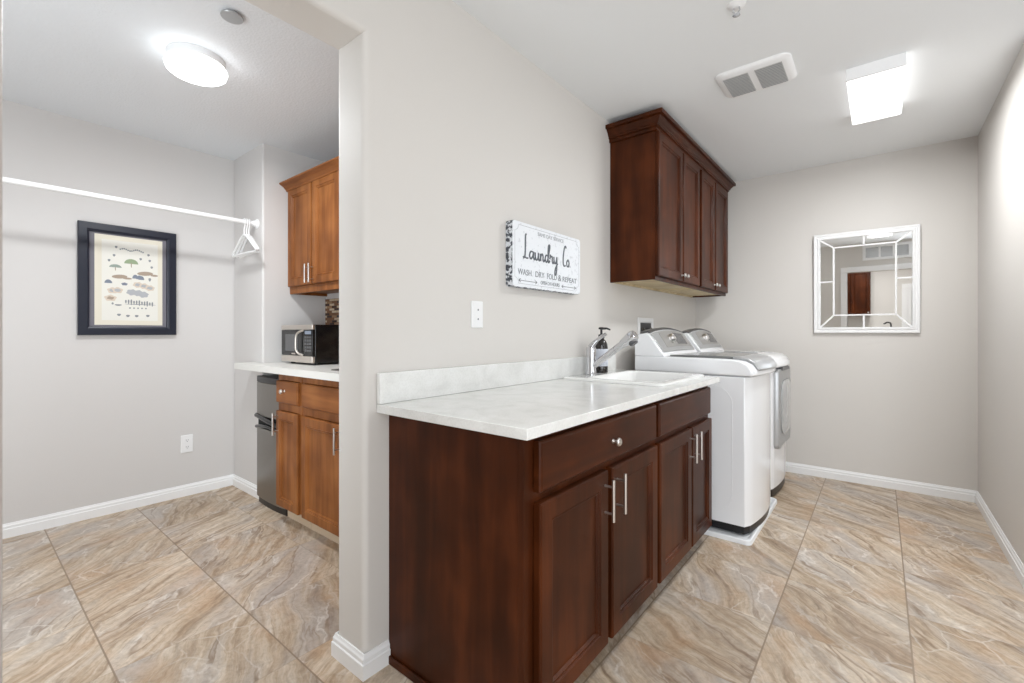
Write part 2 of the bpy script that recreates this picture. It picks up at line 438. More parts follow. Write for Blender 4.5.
def on_x(x):      # faces looking +X:  u -> Y, v -> Z, w -> +X
    return lambda u, v, w: (x + w, u, v)
def on_y(y):      # faces looking -Y:  u -> X, v -> Z, w -> -Y
    return lambda u, v, w: (u, y - w, v)
def on_z(z):      # hanging from a ceiling: u -> X, v -> Y, w -> -Z
    return lambda u, v, w: (u, v, z - w)

def rect(u0, u1, v0, v1): return [(u0, v0), (u1, v0), (u1, v1), (u0, v1)]
def rrect(u0, u1, v0, v1, r, n=5):
    o = []
    for cx, cy, a0 in ((u1-r, v0+r, -PI/2), (u1-r, v1-r, 0), (u0+r, v1-r, PI/2), (u0+r, v0+r, PI)):
        for k in range(n + 1):
            a = a0 + k * PI / 2 / n
            o.append((cx + r*math.cos(a), cy + r*math.sin(a)))
    return o

def door_mb(fn, u0, u1, v0, v1, t=0.02, stile=0.055, raised=False):
    mb = MB()
    prof = [(0, 0), (0, t-0.006), (0.002, t-0.002), (0.006, t), (stile, t), (stile+0.004, t-0.006), (stile+0.007, t-0.0045), (stile+0.011, t-0.005),
            (stile+0.016, t-0.013)]
    if raised: prof += [(stile+0.018, t-0.010), (stile+0.045, t-0.004)]
    mb.loops([[fn(u, v, w) for u, v in rect(u0+i, u1-i, v0+i, v1-i)] for i, w in prof])
    return mb

def slab_mb(fn, u0, u1, v0, v1, t=0.02):
    mb = MB()
    prof = [(0, 0), (0, t-0.007), (0.003, t-0.003), (0.008, t)]
    mb.loops([[fn(u, v, w) for u, v in rect(u0+i, u1-i, v0+i, v1-i)] for i, w in prof])
    return mb

def bar_handle(fn, u, v0, v1, w0, parent, standoff=0.032, r=0.0055):
    mb = MB()
    wz = w0 + standoff
    mb.tube([fn(u, v0, wz), fn(u, v1, wz)], r, 12)
    L = v1 - v0
    for v in (v0 + L*0.18, v1 - L*0.18):
        mb.tube([fn(u, v, w0), fn(u, v, wz)], r*0.72, 10)
    return mb.build('handle', M['nickel'], parent, smooth=True)

def knob(fn, u, v, w0, parent, r=0.015):
    mb = MB()
    o = Vector(fn(u, v, w0)); ax = Vector(fn(u, v, w0+1)) - o
    mb.lathe(o, ax, [(r*0.55, 0), (r*0.5, 0.003), (r*0.32, 0.008), (r*0.36, 0.014), (r, 0.019), (r*1.02, 0.023), (r*0.8, 0.028), (0, 0.030)], 20)
    return mb.build('knob', M['nickel'], parent, smooth=True)

def text_mb(txt, size, fn, u, v, w, depth=0.0008, align='CENTER', width=None):
    """sans lettering as thin solid geometry, added to a bmesh"""
    c = bpy.data.curves.new('lettering', 'FONT'); c.body = txt; c.size = size
    c.align_x = align; c.align_y = 'CENTER'; c.extrude = depth
    o = bpy.data.objects.new('lettering', c); COL.objects.link(o)
    bpy.context.view_layer.update()
    dg = bpy.context.evaluated_depsgraph_get()
    me = bpy.data.meshes.new_from_object(o.evaluated_get(dg))
    xs = [p.co.x for p in me.vertices]
    k = 1.0 if width is None else width / (max(xs) - min(xs))
    for p in me.vertices: p.co = Vector(fn(u + p.co.x*k, v + p.co.y, w + p.co.z))
    bpy.data.objects.remove(o); bpy.data.curves.remove(c)
    return me

def catmull(pts, n=6):
    out = []
    P = [pts[0]] + list(pts) + [pts[-1]]
    for i in range(1, len(P) - 2):
        p0, p1, p2, p3 = (Vector(P[i+k]) for k in (-1, 0, 1, 2))
        for k in range(n):
            t = k / n
            out.append(0.5*((2*p1) + (p2-p0)*t + (2*p0-5*p1+4*p2-p3)*t*t + (3*p1-p0-3*p2+p3)*t**3))
    out.append(Vector(P[-2]))
    return out

# ------------------------------------------------------------------ the setting
H = 2.51          # laundry ceiling
HC = 2.48         # closet ceiling
XL, XLB = -1.35, -1.522     # faces of the partition wall
XR, YB = 0.52, 4.42
YREAR = -0.95
XP = -3.85        # picture wall of the closet
YS = 1.37         # short wall beside the alcove
XA, YA = -3.34, 1.836      # alcove corner
OY0, OY1, OZ = 0.067, 0.878, 2.175   # opening in the partition

mb = MB(); mb.box(-4.2, 3.2, -4.2, 4.8, -0.12, 0.0); struct('floor', mb, M['floor'])
mb = MB(); mb.box(XL, XR + 0.15, YREAR, YB + 0.12, H, H + 0.12); struct('ceiling', mb, M['ceiling'])
mb = MB(); mb.box(-4.0, XLB, -0.9, YA + 0.12, HC, HC + 0.12); struct('ceiling_closet', mb, M['ceiling_tex'])

# partition wall with the doorless opening, rounded plaster corners
def partition():
    bm = bmesh.new()
    ol = [(YREAR, 0), (OY0, 0), (OY0, OZ), (OY1, OZ), (OY1, 0), (YB + 0.12, 0), (YB + 0.12, H + 0.02), (YREAR, H + 0.02)]
    a = [bm.verts.new((XL, y, z)) for y, z in ol]; b = [bm.verts.new((XLB, y, z)) for y, z in ol]
    ex = []
    for L in (a, b):
        L.append(bm.verts.new((L[0].co.x, OY1, H + 0.02))); L.append(bm.verts.new((L[0].co.x, OY0, H + 0.02)))   # 8, 9
        for idx in ((0, 1, 2, 9, 7), (2, 3, 8, 9), (3, 4, 5, 6, 8)): bm.faces.new([L[i] for i in idx])
    loop = [0, 1, 2, 3, 4, 5, 6, 8, 9, 7]
    for i, j in zip(loop, loop[1:] + loop[:1]): bm.faces.new((a[i], a[j], b[j], b[i]))
    bmesh.ops.recalc_face_normals(bm, faces=bm.faces)
    bm.edges.ensure_lookup_table()
    es = []
    for e in bm.edges:
        c0, c1 = e.verts[0].co, e.verts[1].co
        if abs(c0.x - c1.x) > 1e-6: continue
        in_y = lambda c: min(abs(c.y - OY0), abs(c.y - OY1)) < 1e-6
        if in_y(c0) and in_y(c1) and max(c0.z, c1.z) <= OZ + 1e-6: es.append(e)
    bmesh.ops.bevel(bm, geom=es, offset=0.02, segments=9, affect='EDGES', profile=0.5)
    m = MB(); m.bm.free(); m.bm = bm
    return m
struct('wall_left', partition(), M['wall'])

mb = MB(); mb.box(XL - 0.15, XR + 0.15, YB, YB + 0.12, 0, H + 0.02); struct('wall_back', mb, M['wall'])
mb = MB(); mb.box(XR, XR + 0.15, 3.05, YB + 0.12, 0, H + 0.02)
struct('wall_right', mb, M['wall'], bevel=0.012)
mb = MB(); mb.box(XP - 0.12, XP, -0.9, YA + 0.12, 0, HC + 0.02); struct('wall_closet_side', mb, M['closet_wall'])
mb = MB(); mb.box(XP, XA, YS, YA + 0.12, 0, HC + 0.02); struct('wall_closet_end', mb, M['closet_wall'], bevel=0.012, seg=3)
mb = MB(); mb.box(XA, XLB, YA, YA + 0.12, 0, HC + 0.02); struct('wall_alcove', mb, M['closet_wall'])
mb = MB(); mb.box(XP - 0.12, XLB, -1.02, -0.9, 0, HC + 0.02); struct('wall_closet_front', mb, M['closet_wall'])

def baseboard(name, path, h=0.08, t=0.014):
    """path in plan, thickness grows to the left of the walking direction"""
    pts = [Vector((x, y)) for x, y in path]
    prof = [(0, 0), (t, 0), (t, h*0.62), (t*0.72, h*0.66), (t*0.72, h*0.82), (t*0.45, h*0.90), (t*0.3, h), (0, h)]
    rings = []
    for i, p in enumerate(pts):
        ds = []
        if i > 0: ds.append((pts[i] - pts[i-1]).normalized())
        if i < len(pts)-1: ds.append((pts[i+1] - pts[i]).normalized())
        ns = [Vector((-d.y, d.x)) for d in ds]
        n = sum(ns, Vector((0, 0))).normalized(); k = 1 / max(0.3, n.dot(ns[0]))
        rings.append([(p.x + n.x*o*k, p.y + n.y*o*k, z) for o, z in prof])
    m = MB(); m.loops(rings); return struct(name, m, M['trim'])
baseboard('baseboard_back', [(XR, 3.05), (XR, YB), (XL, YB)])
baseboard('baseboard_closet', [(XA, YS), (XP, YS), (XP, -0.9)])
baseboard('baseboard_left', [(XLB, 1.25), (XLB, OY1), (XL, OY1), (XL, 0.974)][::-1][::-1][::-1])
baseboard('baseboard_jamb', [(XL, YREAR + 0.02), (XL, OY0), (XLB, OY0), (XLB, -0.88)][::-1])

# rear wall seen in the mirror, with a cased opening and the room behind it
mb = MB(); mb.box(XL, -0.44, YREAR - 0.12, YREAR, 0, H + 0.02); mb.box(-0.44, XR + 0.15, YREAR - 0.12, YREAR, 2.03, H + 0.02)
struct('wall_rear', mb, M['wall'])
mb = MB(); mb.box(-0.53, -0.44, YREAR, YREAR + 0.02, 0, 2.0295); mb.box(-0.53, XR, YREAR, YREAR + 0.02, 2.03, 2.12); mb.box(-0.455, -0.44, YREAR - 0.12, YREAR, 0, 2.03)
struct('trim_1', mb, M['trim'], bevel=0.004)
mb = MB(); mb.box(-1.6, 1.2, -3.3, -3.18, 0, H); struct('wall_hall', mb, M['wall'])
mb = MB(); mb.box(-1.72, -1.6, -3.3, YREAR - 0.12, 0, H); struct('wall_hall_side', mb, M['wall'])
mb = MB(); mb.box(-1.72, 1.2, -3.3, YREAR - 0.12, H, H + 0.1); struct('ceiling_hall', mb, M['ceiling'])
# the open space to the right of the camera
mb = MB(); mb.box(3.0, 3.12, -4.2, YB + 0.12, 0, H); struct('wall_side_room', mb, M['wall'])
mb = MB(); mb.box(XR + 0.15, 3.12, YB, YB + 0.12, 0, H); struct('wall_side_room_back', mb, M['wall'])
mb = MB(); mb.box(XR + 0.151, 3.12, YREAR - 0.1, YB + 0.12, H, H + 0.1); struct('ceiling_side_room', mb, M['ceiling'])
baseboard('baseboard_side_room', [(3.0, -4.0), (3.0, YB), (XR + 0.15, YB)])
def hall_door():
    m = MB(); y = -3.18
    m.box(0.34, 0.43, y, y + 0.02, 0, 1.8095); m.box(0.34, 1.14, y, y + 0.02, 1.81, 1.90)
    o = struct('door_1', m, M['trim'], bevel=0.004)
    g = MB(); g.box(0.49, 0.99, y, y + 0.008, 0.3, 1.72); g.build('pane', M['frost'], o)
    d = MB(); d.box(0.43, 0.49, y, y + 0.012, 0, 1.81); d.box(0.99, 1.07, y, y + 0.012, 0, 1.81); d.box(0.49, 0.99, y, y + 0.012, 1.72, 1.81); d.box(0.49, 0.99, y, y + 0.012, 0, 0.3)
    d.build('door_leaf', M['trim'], o, bevel=0.003)
hall_door()

# ------------------------------------------------------------------ laundry base cabinets
FX = -0.748       # face frame plane
VY0, VY1, VYM = 0.976, 2.665, 1.876
ZB, ZT = 0.085, 0.884
def base_unit(name, label, y0, y1, drawer, doors, is_drawer):
    t = thing(name, label, 'cabinet', ((XL + FX) / 2, (y0 + y1) / 2, 0), 'dark cherry base cabinets')
    c = MB(); x0 = XL + 0.002
    th = 0.018
    B = FX - 0.02
    c.box(x0, B - 0.0005, y0, y0 + th, 0.0, ZT) if y0 < 1 else c.box(x0, B - 0.0005, y0, y0 + th, ZB, ZT)
    c.box(x0, B - 0.0005, y1 - th, y1, ZB, ZT); c.box(x0, x0 + 0.008, y0 + th, y1 - th, ZB, ZT)
    c.box(x0 + 0.009, B - 0.0005, y0 + th, y1 - th, ZB, ZB + th)
    # face frame: stiles run through, rails between them
    ym = (doors[0][1] + doors[1][0]) / 2
    c.box(B, FX, y0, y0 + 0.04, ZB, ZT); c.box(B, FX, y1 - 0.04, y1, ZB, ZT)
    for za, zb in ((ZT - 0.035, ZT), (0.68, 0.73), (ZB, ZB + 0.03)): c.box(B, FX, y0 + 0.04, y1 - 0.04, za, zb)
    c.box(B, FX, ym - 0.025, ym + 0.025, ZB + 0.03, 0.68)
    c.build('carcass', M['cherry'], t)
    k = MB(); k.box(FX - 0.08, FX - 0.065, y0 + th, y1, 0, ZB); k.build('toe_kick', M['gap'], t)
    if y0 < 1:
        k = MB(); k.box(XL + 0.002, FX - 0.01, y0 - 0.010, y0, 0, 0.03); k.build('shoe_molding', M['cherry'], t, bevel=0.004)
    fn = on_x(FX)
    d = slab_mb(fn, drawer[0], drawer[1], 0.719, 0.862, 0.026).build('drawer' if is_drawer else 'false_front', M['cherry_h'], t)
    if is_drawer: knob(fn, (drawer[0] + drawer[1]) / 2 + 0.016, 0.784, 0.026, d)
    for i, (a, b) in enumerate(doors):
        dd = door_mb(fn, a, b, 0.095, 0.690, 0.026).build('door', M['cherry'], t)
        hu = b - 0.030 if i == 0 else a + 0.030
        bar_handle(fn, hu, 0.530, 0.670, 0.026, dd)
base_unit('base_cabinet', 'dark cherry base cabinet with one knobbed drawer over two doors, end panel beside the opening', VY0, VYM, (1.019, 1.853), ((1.019, 1.421), (1.451, 1.864)), True)
base_unit('base_cabinet', 'dark cherry sink cabinet under the white sink, plain false front, beside the washing machine', VYM, VY1, (1.886, 2.631), ((1.897, 2.306), (2.322, 2.651)), False)

# ------------------------------------------------------------------ countertop, sink, faucet, soap
CT0, CT1 = 0.885, 0.915
SX0, SX1, SY0, SY1 = -1.31, -0.765, 2.03, 2.685      # sink rim
t = thing('countertop', 'white speckled quartz countertop with low backsplash over the dark cherry cabinets', 'countertop', (-1.02, 1.82, CT0))
mb = MB()
cx0, cx1, cy0, cy1 = XL + 0.001, -0.698, 0.925, 2.712
hx0, hx1, hy0, hy1 = SX0 + 0.03, SX1 - 0.03, SY0 + 0.03, SY1 - 0.03
rings = [[(cx0,cy0),(cx1,cy0),(cx1,cy1),(cx0,cy1)], [(hx0,hy0),(hx1,hy0),(hx1,hy1),(hx0,hy1)]]
o_, i_ = rings
mb.loops([[(x,y,CT0) for x,y in o_], [(x,y,CT1) for x,y in o_], [(x,y,CT1) for x,y in i_], [(x,y,CT0) for x,y in i_]], closed=True)
mb.build('slab', M['quartz'], t, bevel=0.002)
mb = MB(); mb.box(XL + 0.001, XL + 0.021, 0.925, 2.712, CT1 + 0.0005, 1.022); mb.build('backsplash', M['quartz'], t, bevel=0.002)

t = thing('sink', 'white drop-in utility sink set into the quartz countertop', 'sink', ((SX0+SX1)/2, (SY0+SY1)/2, CT1))
mb = MB()
def ring_xy(x0, x1, y0, y1, r, z): return [(u, v, z) for u, v in rrect(x0, x1, y0, y1, r)]
bx0 = SX0 + 0.115
mb.loops([ring_xy(SX0, SX1, SY0, SY1, 0.03, CT1 + 0.0006), ring_xy(SX0, SX1, SY0, SY1, 0.03, CT1 + 0.009),
          ring_xy(SX0+0.006, SX1-0.006, SY0+0.006, SY1-0.006, 0.028, CT1 + 0.014),
          ring_xy(bx0, SX1-0.04, SY0+0.045, SY1-0.045, 0.05, CT1 + 0.014),
          ring_xy(bx0+0.008, SX1-0.048, SY0+0.053, SY1-0.053, 0.05, CT1 + 0.004),
          ring_xy(bx0+0.03, SX1-0.06, SY0+0.07, SY1-0.07, 0.06, CT1 - 0.17),
          ring_xy(bx0+0.06, SX1-0.09, SY0+0.10, SY1-0.10, 0.06, CT1 - 0.185)], cap0=False)
mb.build('basin', M['ceramic'], t, smooth=True)
mb = MB(); mb.lathe((-0.98, 2.37, CT1 - 0.1845), (0,0,1), [(0.042, 0), (0.042, 0.003), (0.03, 0.004), (0.028, 0.001), (0, 0.001)]); mb.build('drain', M['chrome'], t, smooth=True)

DZ = CT1 + 0.0145     # top of sink deck
fx, fy = -1.255, 2.255
t = thing('faucet', 'chrome pull-out faucet leaning over the white sink', 'faucet', (fx, fy, DZ))
mb = MB(); mb.lathe((fx, fy, DZ), (0,0,1), [(0.036, 0), (0.036, 0.006), (0.030, 0.012), (0.028, 0.03), (0.0275, 0.085), (0.028, 0.135), (0.026, 0.150), (0.012, 0.158), (0, 0.16)]); mb.build('body', M['chrome'], t, smooth=True)
p0 = Vector((fx + 0.012, fy, DZ + 0.045)); p1 = Vector((fx + 0.238, fy, DZ + 0.207)); dv = (p1 - p0)
mb = MB(); mb.lathe(p0, dv, [(0.017, 0), (0.018, 0.05), (0.0185, 0.14), (0.0175, 0.165)]); mb.build('spout', M['chrome'], t, smooth=True)
mb = MB(); L = dv.length
mb.lathe(p0, dv, [(0.0165, 0.165), (0.0185, 0.170), (0.019, 0.21), (0.022, L-0.06), (0.030, L-0.015), (0.033, L+0.012), (0.027, L+0.026), (0.014, L+0.028), (0, L+0.028)])
sh = mb.build('spray_head', M['chrome'], t, smooth=True)
nz_dir = Vector((0.62, 0, -0.78))
mb = MB(); mb.lathe(p1 + Vector((0.004, 0, -0.018)), nz_dir, [(0.024, 0), (0.024, 0.018), (0.020, 0.022), (0, 0.022)]); mb.build('nozzle', M['trim_dark'], sh, smooth=True)
mb = MB()
pl = catmull([(fx - 0.002, fy, DZ + 0.150), (fx + 0.02, fy + 0.004, DZ + 0.178), (fx + 0.05, fy + 0.012, DZ + 0.205), (fx + 0.082, fy + 0.02, DZ + 0.226)], 5)
mb.tube(pl, [0.020 - 0.010 * min(1, k / 8) for k in range(len(pl))], 12); mb.build('lever', M['chrome'], t, smooth=True)

sx, sy = -1.255, 2.375
t = thing('soap_bottle', 'dark pump soap bottle with pale label behind the faucet', 'soap bottle', (sx, sy, DZ))
R0 = 0.037
mb = MB(); mb.lathe((sx, sy, DZ), (0,0,1), [(R0*0.9, 0), (R0, 0.004), (R0, 0.150), (R0*0.93, 0.168), (R0*0.68, 0.186), (0.015, 0.196), (0.014, 0.206), (0, 0.206)]); mb.build('bottle', M['bottle'], t, smooth=True)
mb = MB(); mb.lathe((sx, sy, DZ), (0,0,1), [(R0+0.0003, 0.040), (R0+0.001, 0.041), (R0+0.001, 0.138), (R0+0.0003, 0.139)]); mb.build('label', M['label'], t, smooth=True)
mb = MB(); mb.lathe((sx, sy, DZ + 0.2), (0,0,1), [(0.017, 0), (0.018, 0.004), (0.017, 0.022), (0.007, 0.024), (0.006, 0.05), (0.016, 0.052), (0.017, 0.060), (0.012, 0.064), (0, 0.064)])
mb.tube([(sx, sy, DZ + 0.256), (sx + 0.025, sy + 0.018, DZ + 0.257), (sx + 0.042, sy + 0.03, DZ + 0.249)], [0.008, 0.006, 0.0045], 10)
mb.build('pump', M['black'], t, smooth=True)

# ------------------------------------------------------------------ washer and dryer
def bow(y, y0, y1, k):
    s = 2 * (y - (y0 + y1) / 2) / (y1 - y0)
    return k * (1 - s * s)
def plan(y0, y1, xb, xf, k, n=12, inset=0.0, r=0.012):
    ys = [y0 + inset + (y1 - y0 - 2*inset) * i / n for i in range(n + 1)]
    pts = [(xb, y0 + inset)]
    for i, y in enumerate(ys):
        e = min(y - ys[0], ys[-1] - y)
        rr = r * (1 - min(1, e / r)) if r else 0
        pts.append((xf + bow(y, y0, y1, k) - rr, y))
    pts.append((xb, y1 - inset))
    return pts

def appliance(kind, label, y0, y1, zfloor, lid):
    xb, xf, K = (-1.245, -0.580, 0.042) if lid else (-1.245, -0.590, 0.030)
    yc = (y0 + y1) / 2
    t = thing(kind, label, 'washing machine' if kind == 'washing_machine' else 'dryer', ((xb + xf)/2, yc, zfloor))
    # body
    P0 = plan(y0, y1, xb, xf, K, 16)
    mb = MB(); mb.loops([[(x, y, z) for x, y in P0] for z in (0.066, 0.909)])
    body = mb.build('body', M['enamel'], t, bevel=0.004)
    if kind == 'washing_machine':
        # embossed arch on the side panel
        ol = []
        arch = rrect(-1.16, -0.655, 0.13, 0.855, 0.11, 8)
        g = MB()
        g.tube([(u, y0 - 0.0002, v) for u, v in arch], 0.0016, 6, closed=True)
        g.build('side_emboss', M['enamel'], body, smooth=True)
    # dark base
    P1 = plan(y0, y1, xb + 0.01, xf - 0.006, K, 16, 0.006)
    mb = MB(); mb.loops([[(x, y, z) for x, y in P1] for z in (zfloor + 0.012, 0.066)])
    mb.build('base', M['black'], t)
    for fxx in (xb + 0.06, xf - 0.06):
        for fyy in (y0 + 0.05, y1 - 0.05):
            mb = MB(); mb.lathe((fxx, fyy, zfloor), (0,0,1), [(0.02, 0), (0.02, 0.008), (0.012, 0.010), (0.012, 0.02)], 16); mb.build('foot', M['black'], t, smooth=True)
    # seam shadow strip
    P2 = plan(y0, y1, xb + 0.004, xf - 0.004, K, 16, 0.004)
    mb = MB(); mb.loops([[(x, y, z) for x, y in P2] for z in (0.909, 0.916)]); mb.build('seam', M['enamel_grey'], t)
    # top deck: profile in XZ swept across Y
    prof = [(xb, 0.916), (xf + 0.028, 0.916), (xf + 0.030, 0.925), (xf + 0.024, 0.950), (xf + 0.004, 0.978), (xf - 0.03, 0.999), (xf - 0.08, 1.008), (-0.80, 1.011), (-1.06, 1.012), (xb, 1.012)]
    def sweep(prof, ya, yb, edge=0.014, n=18, dz=0.0):
        rings = []
        for i in range(n + 1):
            y = ya + (yb - ya) * i / n
            r = []
            for x, z in prof:
                k = max(0.0, min(1.0, (x + 1.0) / (xf + 1.0)))
                r.append((x + bow(y, y0, y1, K) * k, y, z + dz))
            rings.append(r)
        return rings
    mb = MB(); mb.loops(sweep(prof, y0 - 0.002, y1 + 0.002)); mb.build('top_deck', M['enamel'], t, bevel=0.010, seg=3)
    if lid:
        lp = [(-1.04, 1.0135), (-0.80, 1.0125), (xf - 0.10, 1.009), (xf - 0.10, 1.021), (-0.80, 1.024), (-1.04, 1.022)]
        mb = MB(); mb.loops(sweep(lp, y0 + 0.075, y1 - 0.075)); mb.build('lid', M['lid_glass'], t, bevel=0.003)
        hp = [(xf - 0.10, 1.009), (xf - 0.03, 1.001), (xf + 0.006, 0.979), (xf + 0.027, 0.950), (xf + 0.034, 0.944), (xf + 0.038, 0.952), (xf + 0.018, 0.988), (xf - 0.022, 1.012), (xf - 0.10, 1.022)]
        mb = MB(); mb.loops(sweep(hp, y0 + 0.065, y1 - 0.065)); mb.build('lid_handle', M['silver'], t, bevel=0.004)
    else:
        mb = MB(); mb.box(-0.93, -0.70, y0 + 0.16, y0 + 0.20, 1.013, 1.019); mb.build('lint_filter', M['silver'], t, bevel=0.003)
    # control console
    n = 20
    def cons(ya, yb, inset_front=0.0, grow=0.0):
        rings = []
        for i in range(n + 1):
            y = ya + (yb - ya) * i / n
            zt = 1.157 + bow(y, y0, y1, 0.034) + grow
            rings.append([(xb, y, 1.012), (-1.046, y, 1.012), (-1.055, y, 1.024), (-1.150, y, zt - 0.008), (-1.168, y, zt), (-1.215, y, zt - 0.006), (xb, y, zt - 0.03)])
        return rings
    mb = MB(); mb.loops(cons(y0, y1)); con = mb.build('console', M['enamel'], t, bevel=0.006, seg=3)
    def slope(u, s, off):      # point on sloped console face; s 0..1 up the slope
        zt = 1.157 + bow(u, y0, y1, 0.034) - 0.008
        x = -1.055 + (-1.150 + 1.055) * s; z = 1.024 + (zt - 1.024) * s
        nx, nz = 0.83, 0.56
        return (x + nx * off, u, z + nz * off)
    mb = MB(); rows_f = []; m_ = 16
    ya, yb = y0 + 0.022, y1 - 0.045
    f_rows = [[slope(ya + (yb - ya) * i / m_, s, 0.006) for i in range(m_ + 1)] for s in (0.10, 0.4, 0.7, 0.985)]
    b_rows = [[slope(ya + (yb - ya) * i / m_, s, -0.004) for i in range(m_ + 1)] for s in (0.10, 0.4, 0.7, 0.985)]
    ringsP = []
    for i in range(m_ + 1):
        ringsP.append([r[i] for r in f_rows] + [r[i] for r in b_rows][::-1])
    mb.loops(ringsP); pan = mb.build('control_panel', M['silver'], con, bevel=0.002)
    # darker inset with the dial and display
    mb = MB(); ya2, yb2 = y0 + 0.13, y1 - 0.075; rr = []
    for i in range(m_ + 1):
        u = ya2 + (yb2 - ya2) * i / m_
        rr.append([slope(u, 0.27, 0.0062), slope(u, 0.27, 0.0072), slope(u, 0.93, 0.0072), slope(u, 0.93, 0.0062)])
    mb.loops(rr); mb.build('panel_inset', M['panel_grey'], con)
    o = Vector(slope(y0 + 0.275, 0.60, 0.007)); ax = Vector((0.83, 0, 0.56))
    mb = MB(); mb.lathe(o, ax, [(0.036, 0), (0.035, 0.004), (0.029, 0.006), (0.028, 0.022), (0.025, 0.026), (0, 0.027)], 28); mb.build('dial', M['nickel'], con, smooth=True)
    mb = MB(); rr = []
    for i in range(m_ + 1):
        u = y0 + 0.36 + 0.19 * i / m_
        rr.append([slope(u, 0.36, 0.0072), slope(u, 0.36, 0.0085), slope(u, 0.84, 0.0085), slope(u, 0.84, 0.0072)])
    mb.loops(rr); mb.build('display', M['display'], con)
    mb = MB(); rr = []
    for i in range(n + 1):
        y = y0 + 0.03 + (y1 - y0 - 0.06) * i / n
        zt = 1.157 + bow(y, y0, y1, 0.034)
        rr.append([(-1.155, y, zt - 0.010), (-1.150, y, zt + 0.002), (-1.172, y, zt + 0.009), (-1.218, y, zt + 0.004), (-1.222, y, zt - 0.012)])
    mb.loops(rr); mb.build('console_trim', M['trim_dark'], con, smooth=True)
    if kind == 'dryer':
        ya, yb, za, zb = y0 + 0.055, y1 - 0.075, 0.345, 0.905
        def fr(u, v, w): return (xf + bow(u, y0, y1, K) + w, u, v)
        yc2 = (ya + yb) / 2
        def ringd(ins, w, r=0.03): return [fr(u, v, w) for u, v in rrect(ya + ins, yb - ins, za + ins, zb - ins, max(0.004, r), 6)]
        mb = MB(); mb.loops([ringd(0, 0.001), ringd(0, 0.022), ringd(0.006, 0.030), ringd(0.055, 0.032, 0.05), ringd(0.075, 0.024, 0.07)])
        d = mb.build('door', M['silver'], t, smooth=True)
        mb = MB(); mb.loops([ringd(0.085, 0.025, 0.08), ringd(0.085, 0.028, 0.08), ringd(0.11, 0.036, 0.08), ringd(0.16, 0.039, 0.06)]); mb.build('door_glass', M['door_glass'], d, smooth=True)
        mb = MB(); mb.loops([[fr(u, v, w) for u, v in rrect(ya + 0.08, yb - 0.20, zb - 0.012, zb + 0.012, 0.008)] for w in (0.008, 0.034)]); mb.build('door_handle', M['trim_dark'], d, smooth=True)
    return t

TZ = 0.012
appliance('washing_machine', 'white top-load washing machine with silver lid standing in a drip tray beside the sink counter', 2.81, 3.495, TZ, True)
appliance('dryer', 'white dryer with silver framed front door, in the back corner past the washing machine', 3.58, 4.225, 0.0, False)
t = thing('drip_tray', 'shallow white plastic drip tray on the floor under the washing machine', 'tray', (-0.9, 3.14, 0))
mb = MB()
x0, x1, y0, y1 = -1.30, -0.545, 2.735, 3.578
def tr(i, z, r): return [(u, v, z) for u, v in rrect(x0 + i, x1 - i, y0 + i, y1 - i, r)]
mb.loops([tr(0.0, 0.0, 0.03), tr(0.002, 0.022, 0.03), tr(0.008, 0.026, 0.028), tr(0.018, 0.024, 0.024), tr(0.03, 0.0118, 0.02)])
mb.build('pan', M['mat_tray'], t, smooth=True)

# supply box on the wall behind the washer
t = thing('supply_box', 'white recessed laundry supply box on the wall above the washing machine', 'outlet box', (XL, 3.235, 1.2))
fn = on_x(XL)
mb = MB()
ya, yb, za, zb = 3.095, 3.375, 1.03, 1.272
mb.loops([[fn(u, v, w) for u, v in rect(ya + i, yb - i, za + i, zb - i)] for i, w in ((0, 0.001), (0, 0.006), (0.004, 0.009), (0.032, 0.009), (0.036, 0.003))])
mb.build('frame', M['white_plastic'], t)
mb = MB(); mb.box(XL + 0.0032, XL + 0.004, ya + 0.038, yb - 0.038, za + 0.038, zb - 0.038); mb.build('recess', M['black'], t)
mb = MB()
for yy in (3.19, 3.27):
    mb.lathe((XL + 0.004, yy, 1.165), (1, 0, 0), [(0.012, 0), (0.012, 0.02), (0.02, 0.022), (0.02, 0.03), (0, 0.03)], 16)
mb.tube([(XL + 0.02, 3.155, 1.19), (XL + 0.03, 3.235, 1.15), (XL + 0.02, 3.30, 1.195)], 0.008)
mb.build('valve', M['steel'], t, smooth=True)

# ------------------------------------------------------------------ laundry wall cabinet
UY0, UY1, UZ0, UZ1 = 2.672, 4.282, 1.484, 2.40
UF = -1.052
t = thing('wall_cabinet', 'dark cherry four-door wall cabinet with crown molding above the washer and dryer', 'cabinet', (-1.2, 3.475, UZ0))
mb = MB(); x0 = XL + 0.001
UB = UF - 0.0205
mb.box(x0, UB, UY0, UY0 + 0.018, UZ0, UZ1); mb.box(x0, UB, UY1 - 0.018, UY1, UZ0, UZ1)
mb.box(UF - 0.02, UF, UY0 + 0.035, UY1 - 0.035, UZ0, UZ0 + 0.035); mb.box(UF - 0.02, UF, UY0 + 0.035, UY1 - 0.035, UZ1 - 0.05, UZ1)
for y in (3.098, 3.48, 3.868): mb.box(UF - 0.02, UF, y, y + 0.035, UZ0 + 0.035, UZ1 - 0.05)
for y in (UY0, UY1 - 0.035): mb.box(UF - 0.02, UF, y, y + 0.035, UZ0, UZ1)
mb.box(x0, UB, UY0 + 0.018, UY1 - 0.018, UZ1 - 0.018, UZ1)
mb.build('carcass', M['cherry'], t)
mb = MB(); mb.box(x0, UF - 0.02, UY0 + 0.018, UY1 - 0.018, UZ0 + 0.012, UZ0 + 0.026)
mb.box(x0, x0 + 0.02, UY0 + 0.018, UY1 - 0.018, UZ0 + 0.001, UZ0 + 0.012)
mb.box(x0, UF - 0.02, 3.46, 3.50, UZ0 + 0.001, UZ0 + 0.012)
mb.build('underside', M['raw'], t)
fn = on_x(UF)
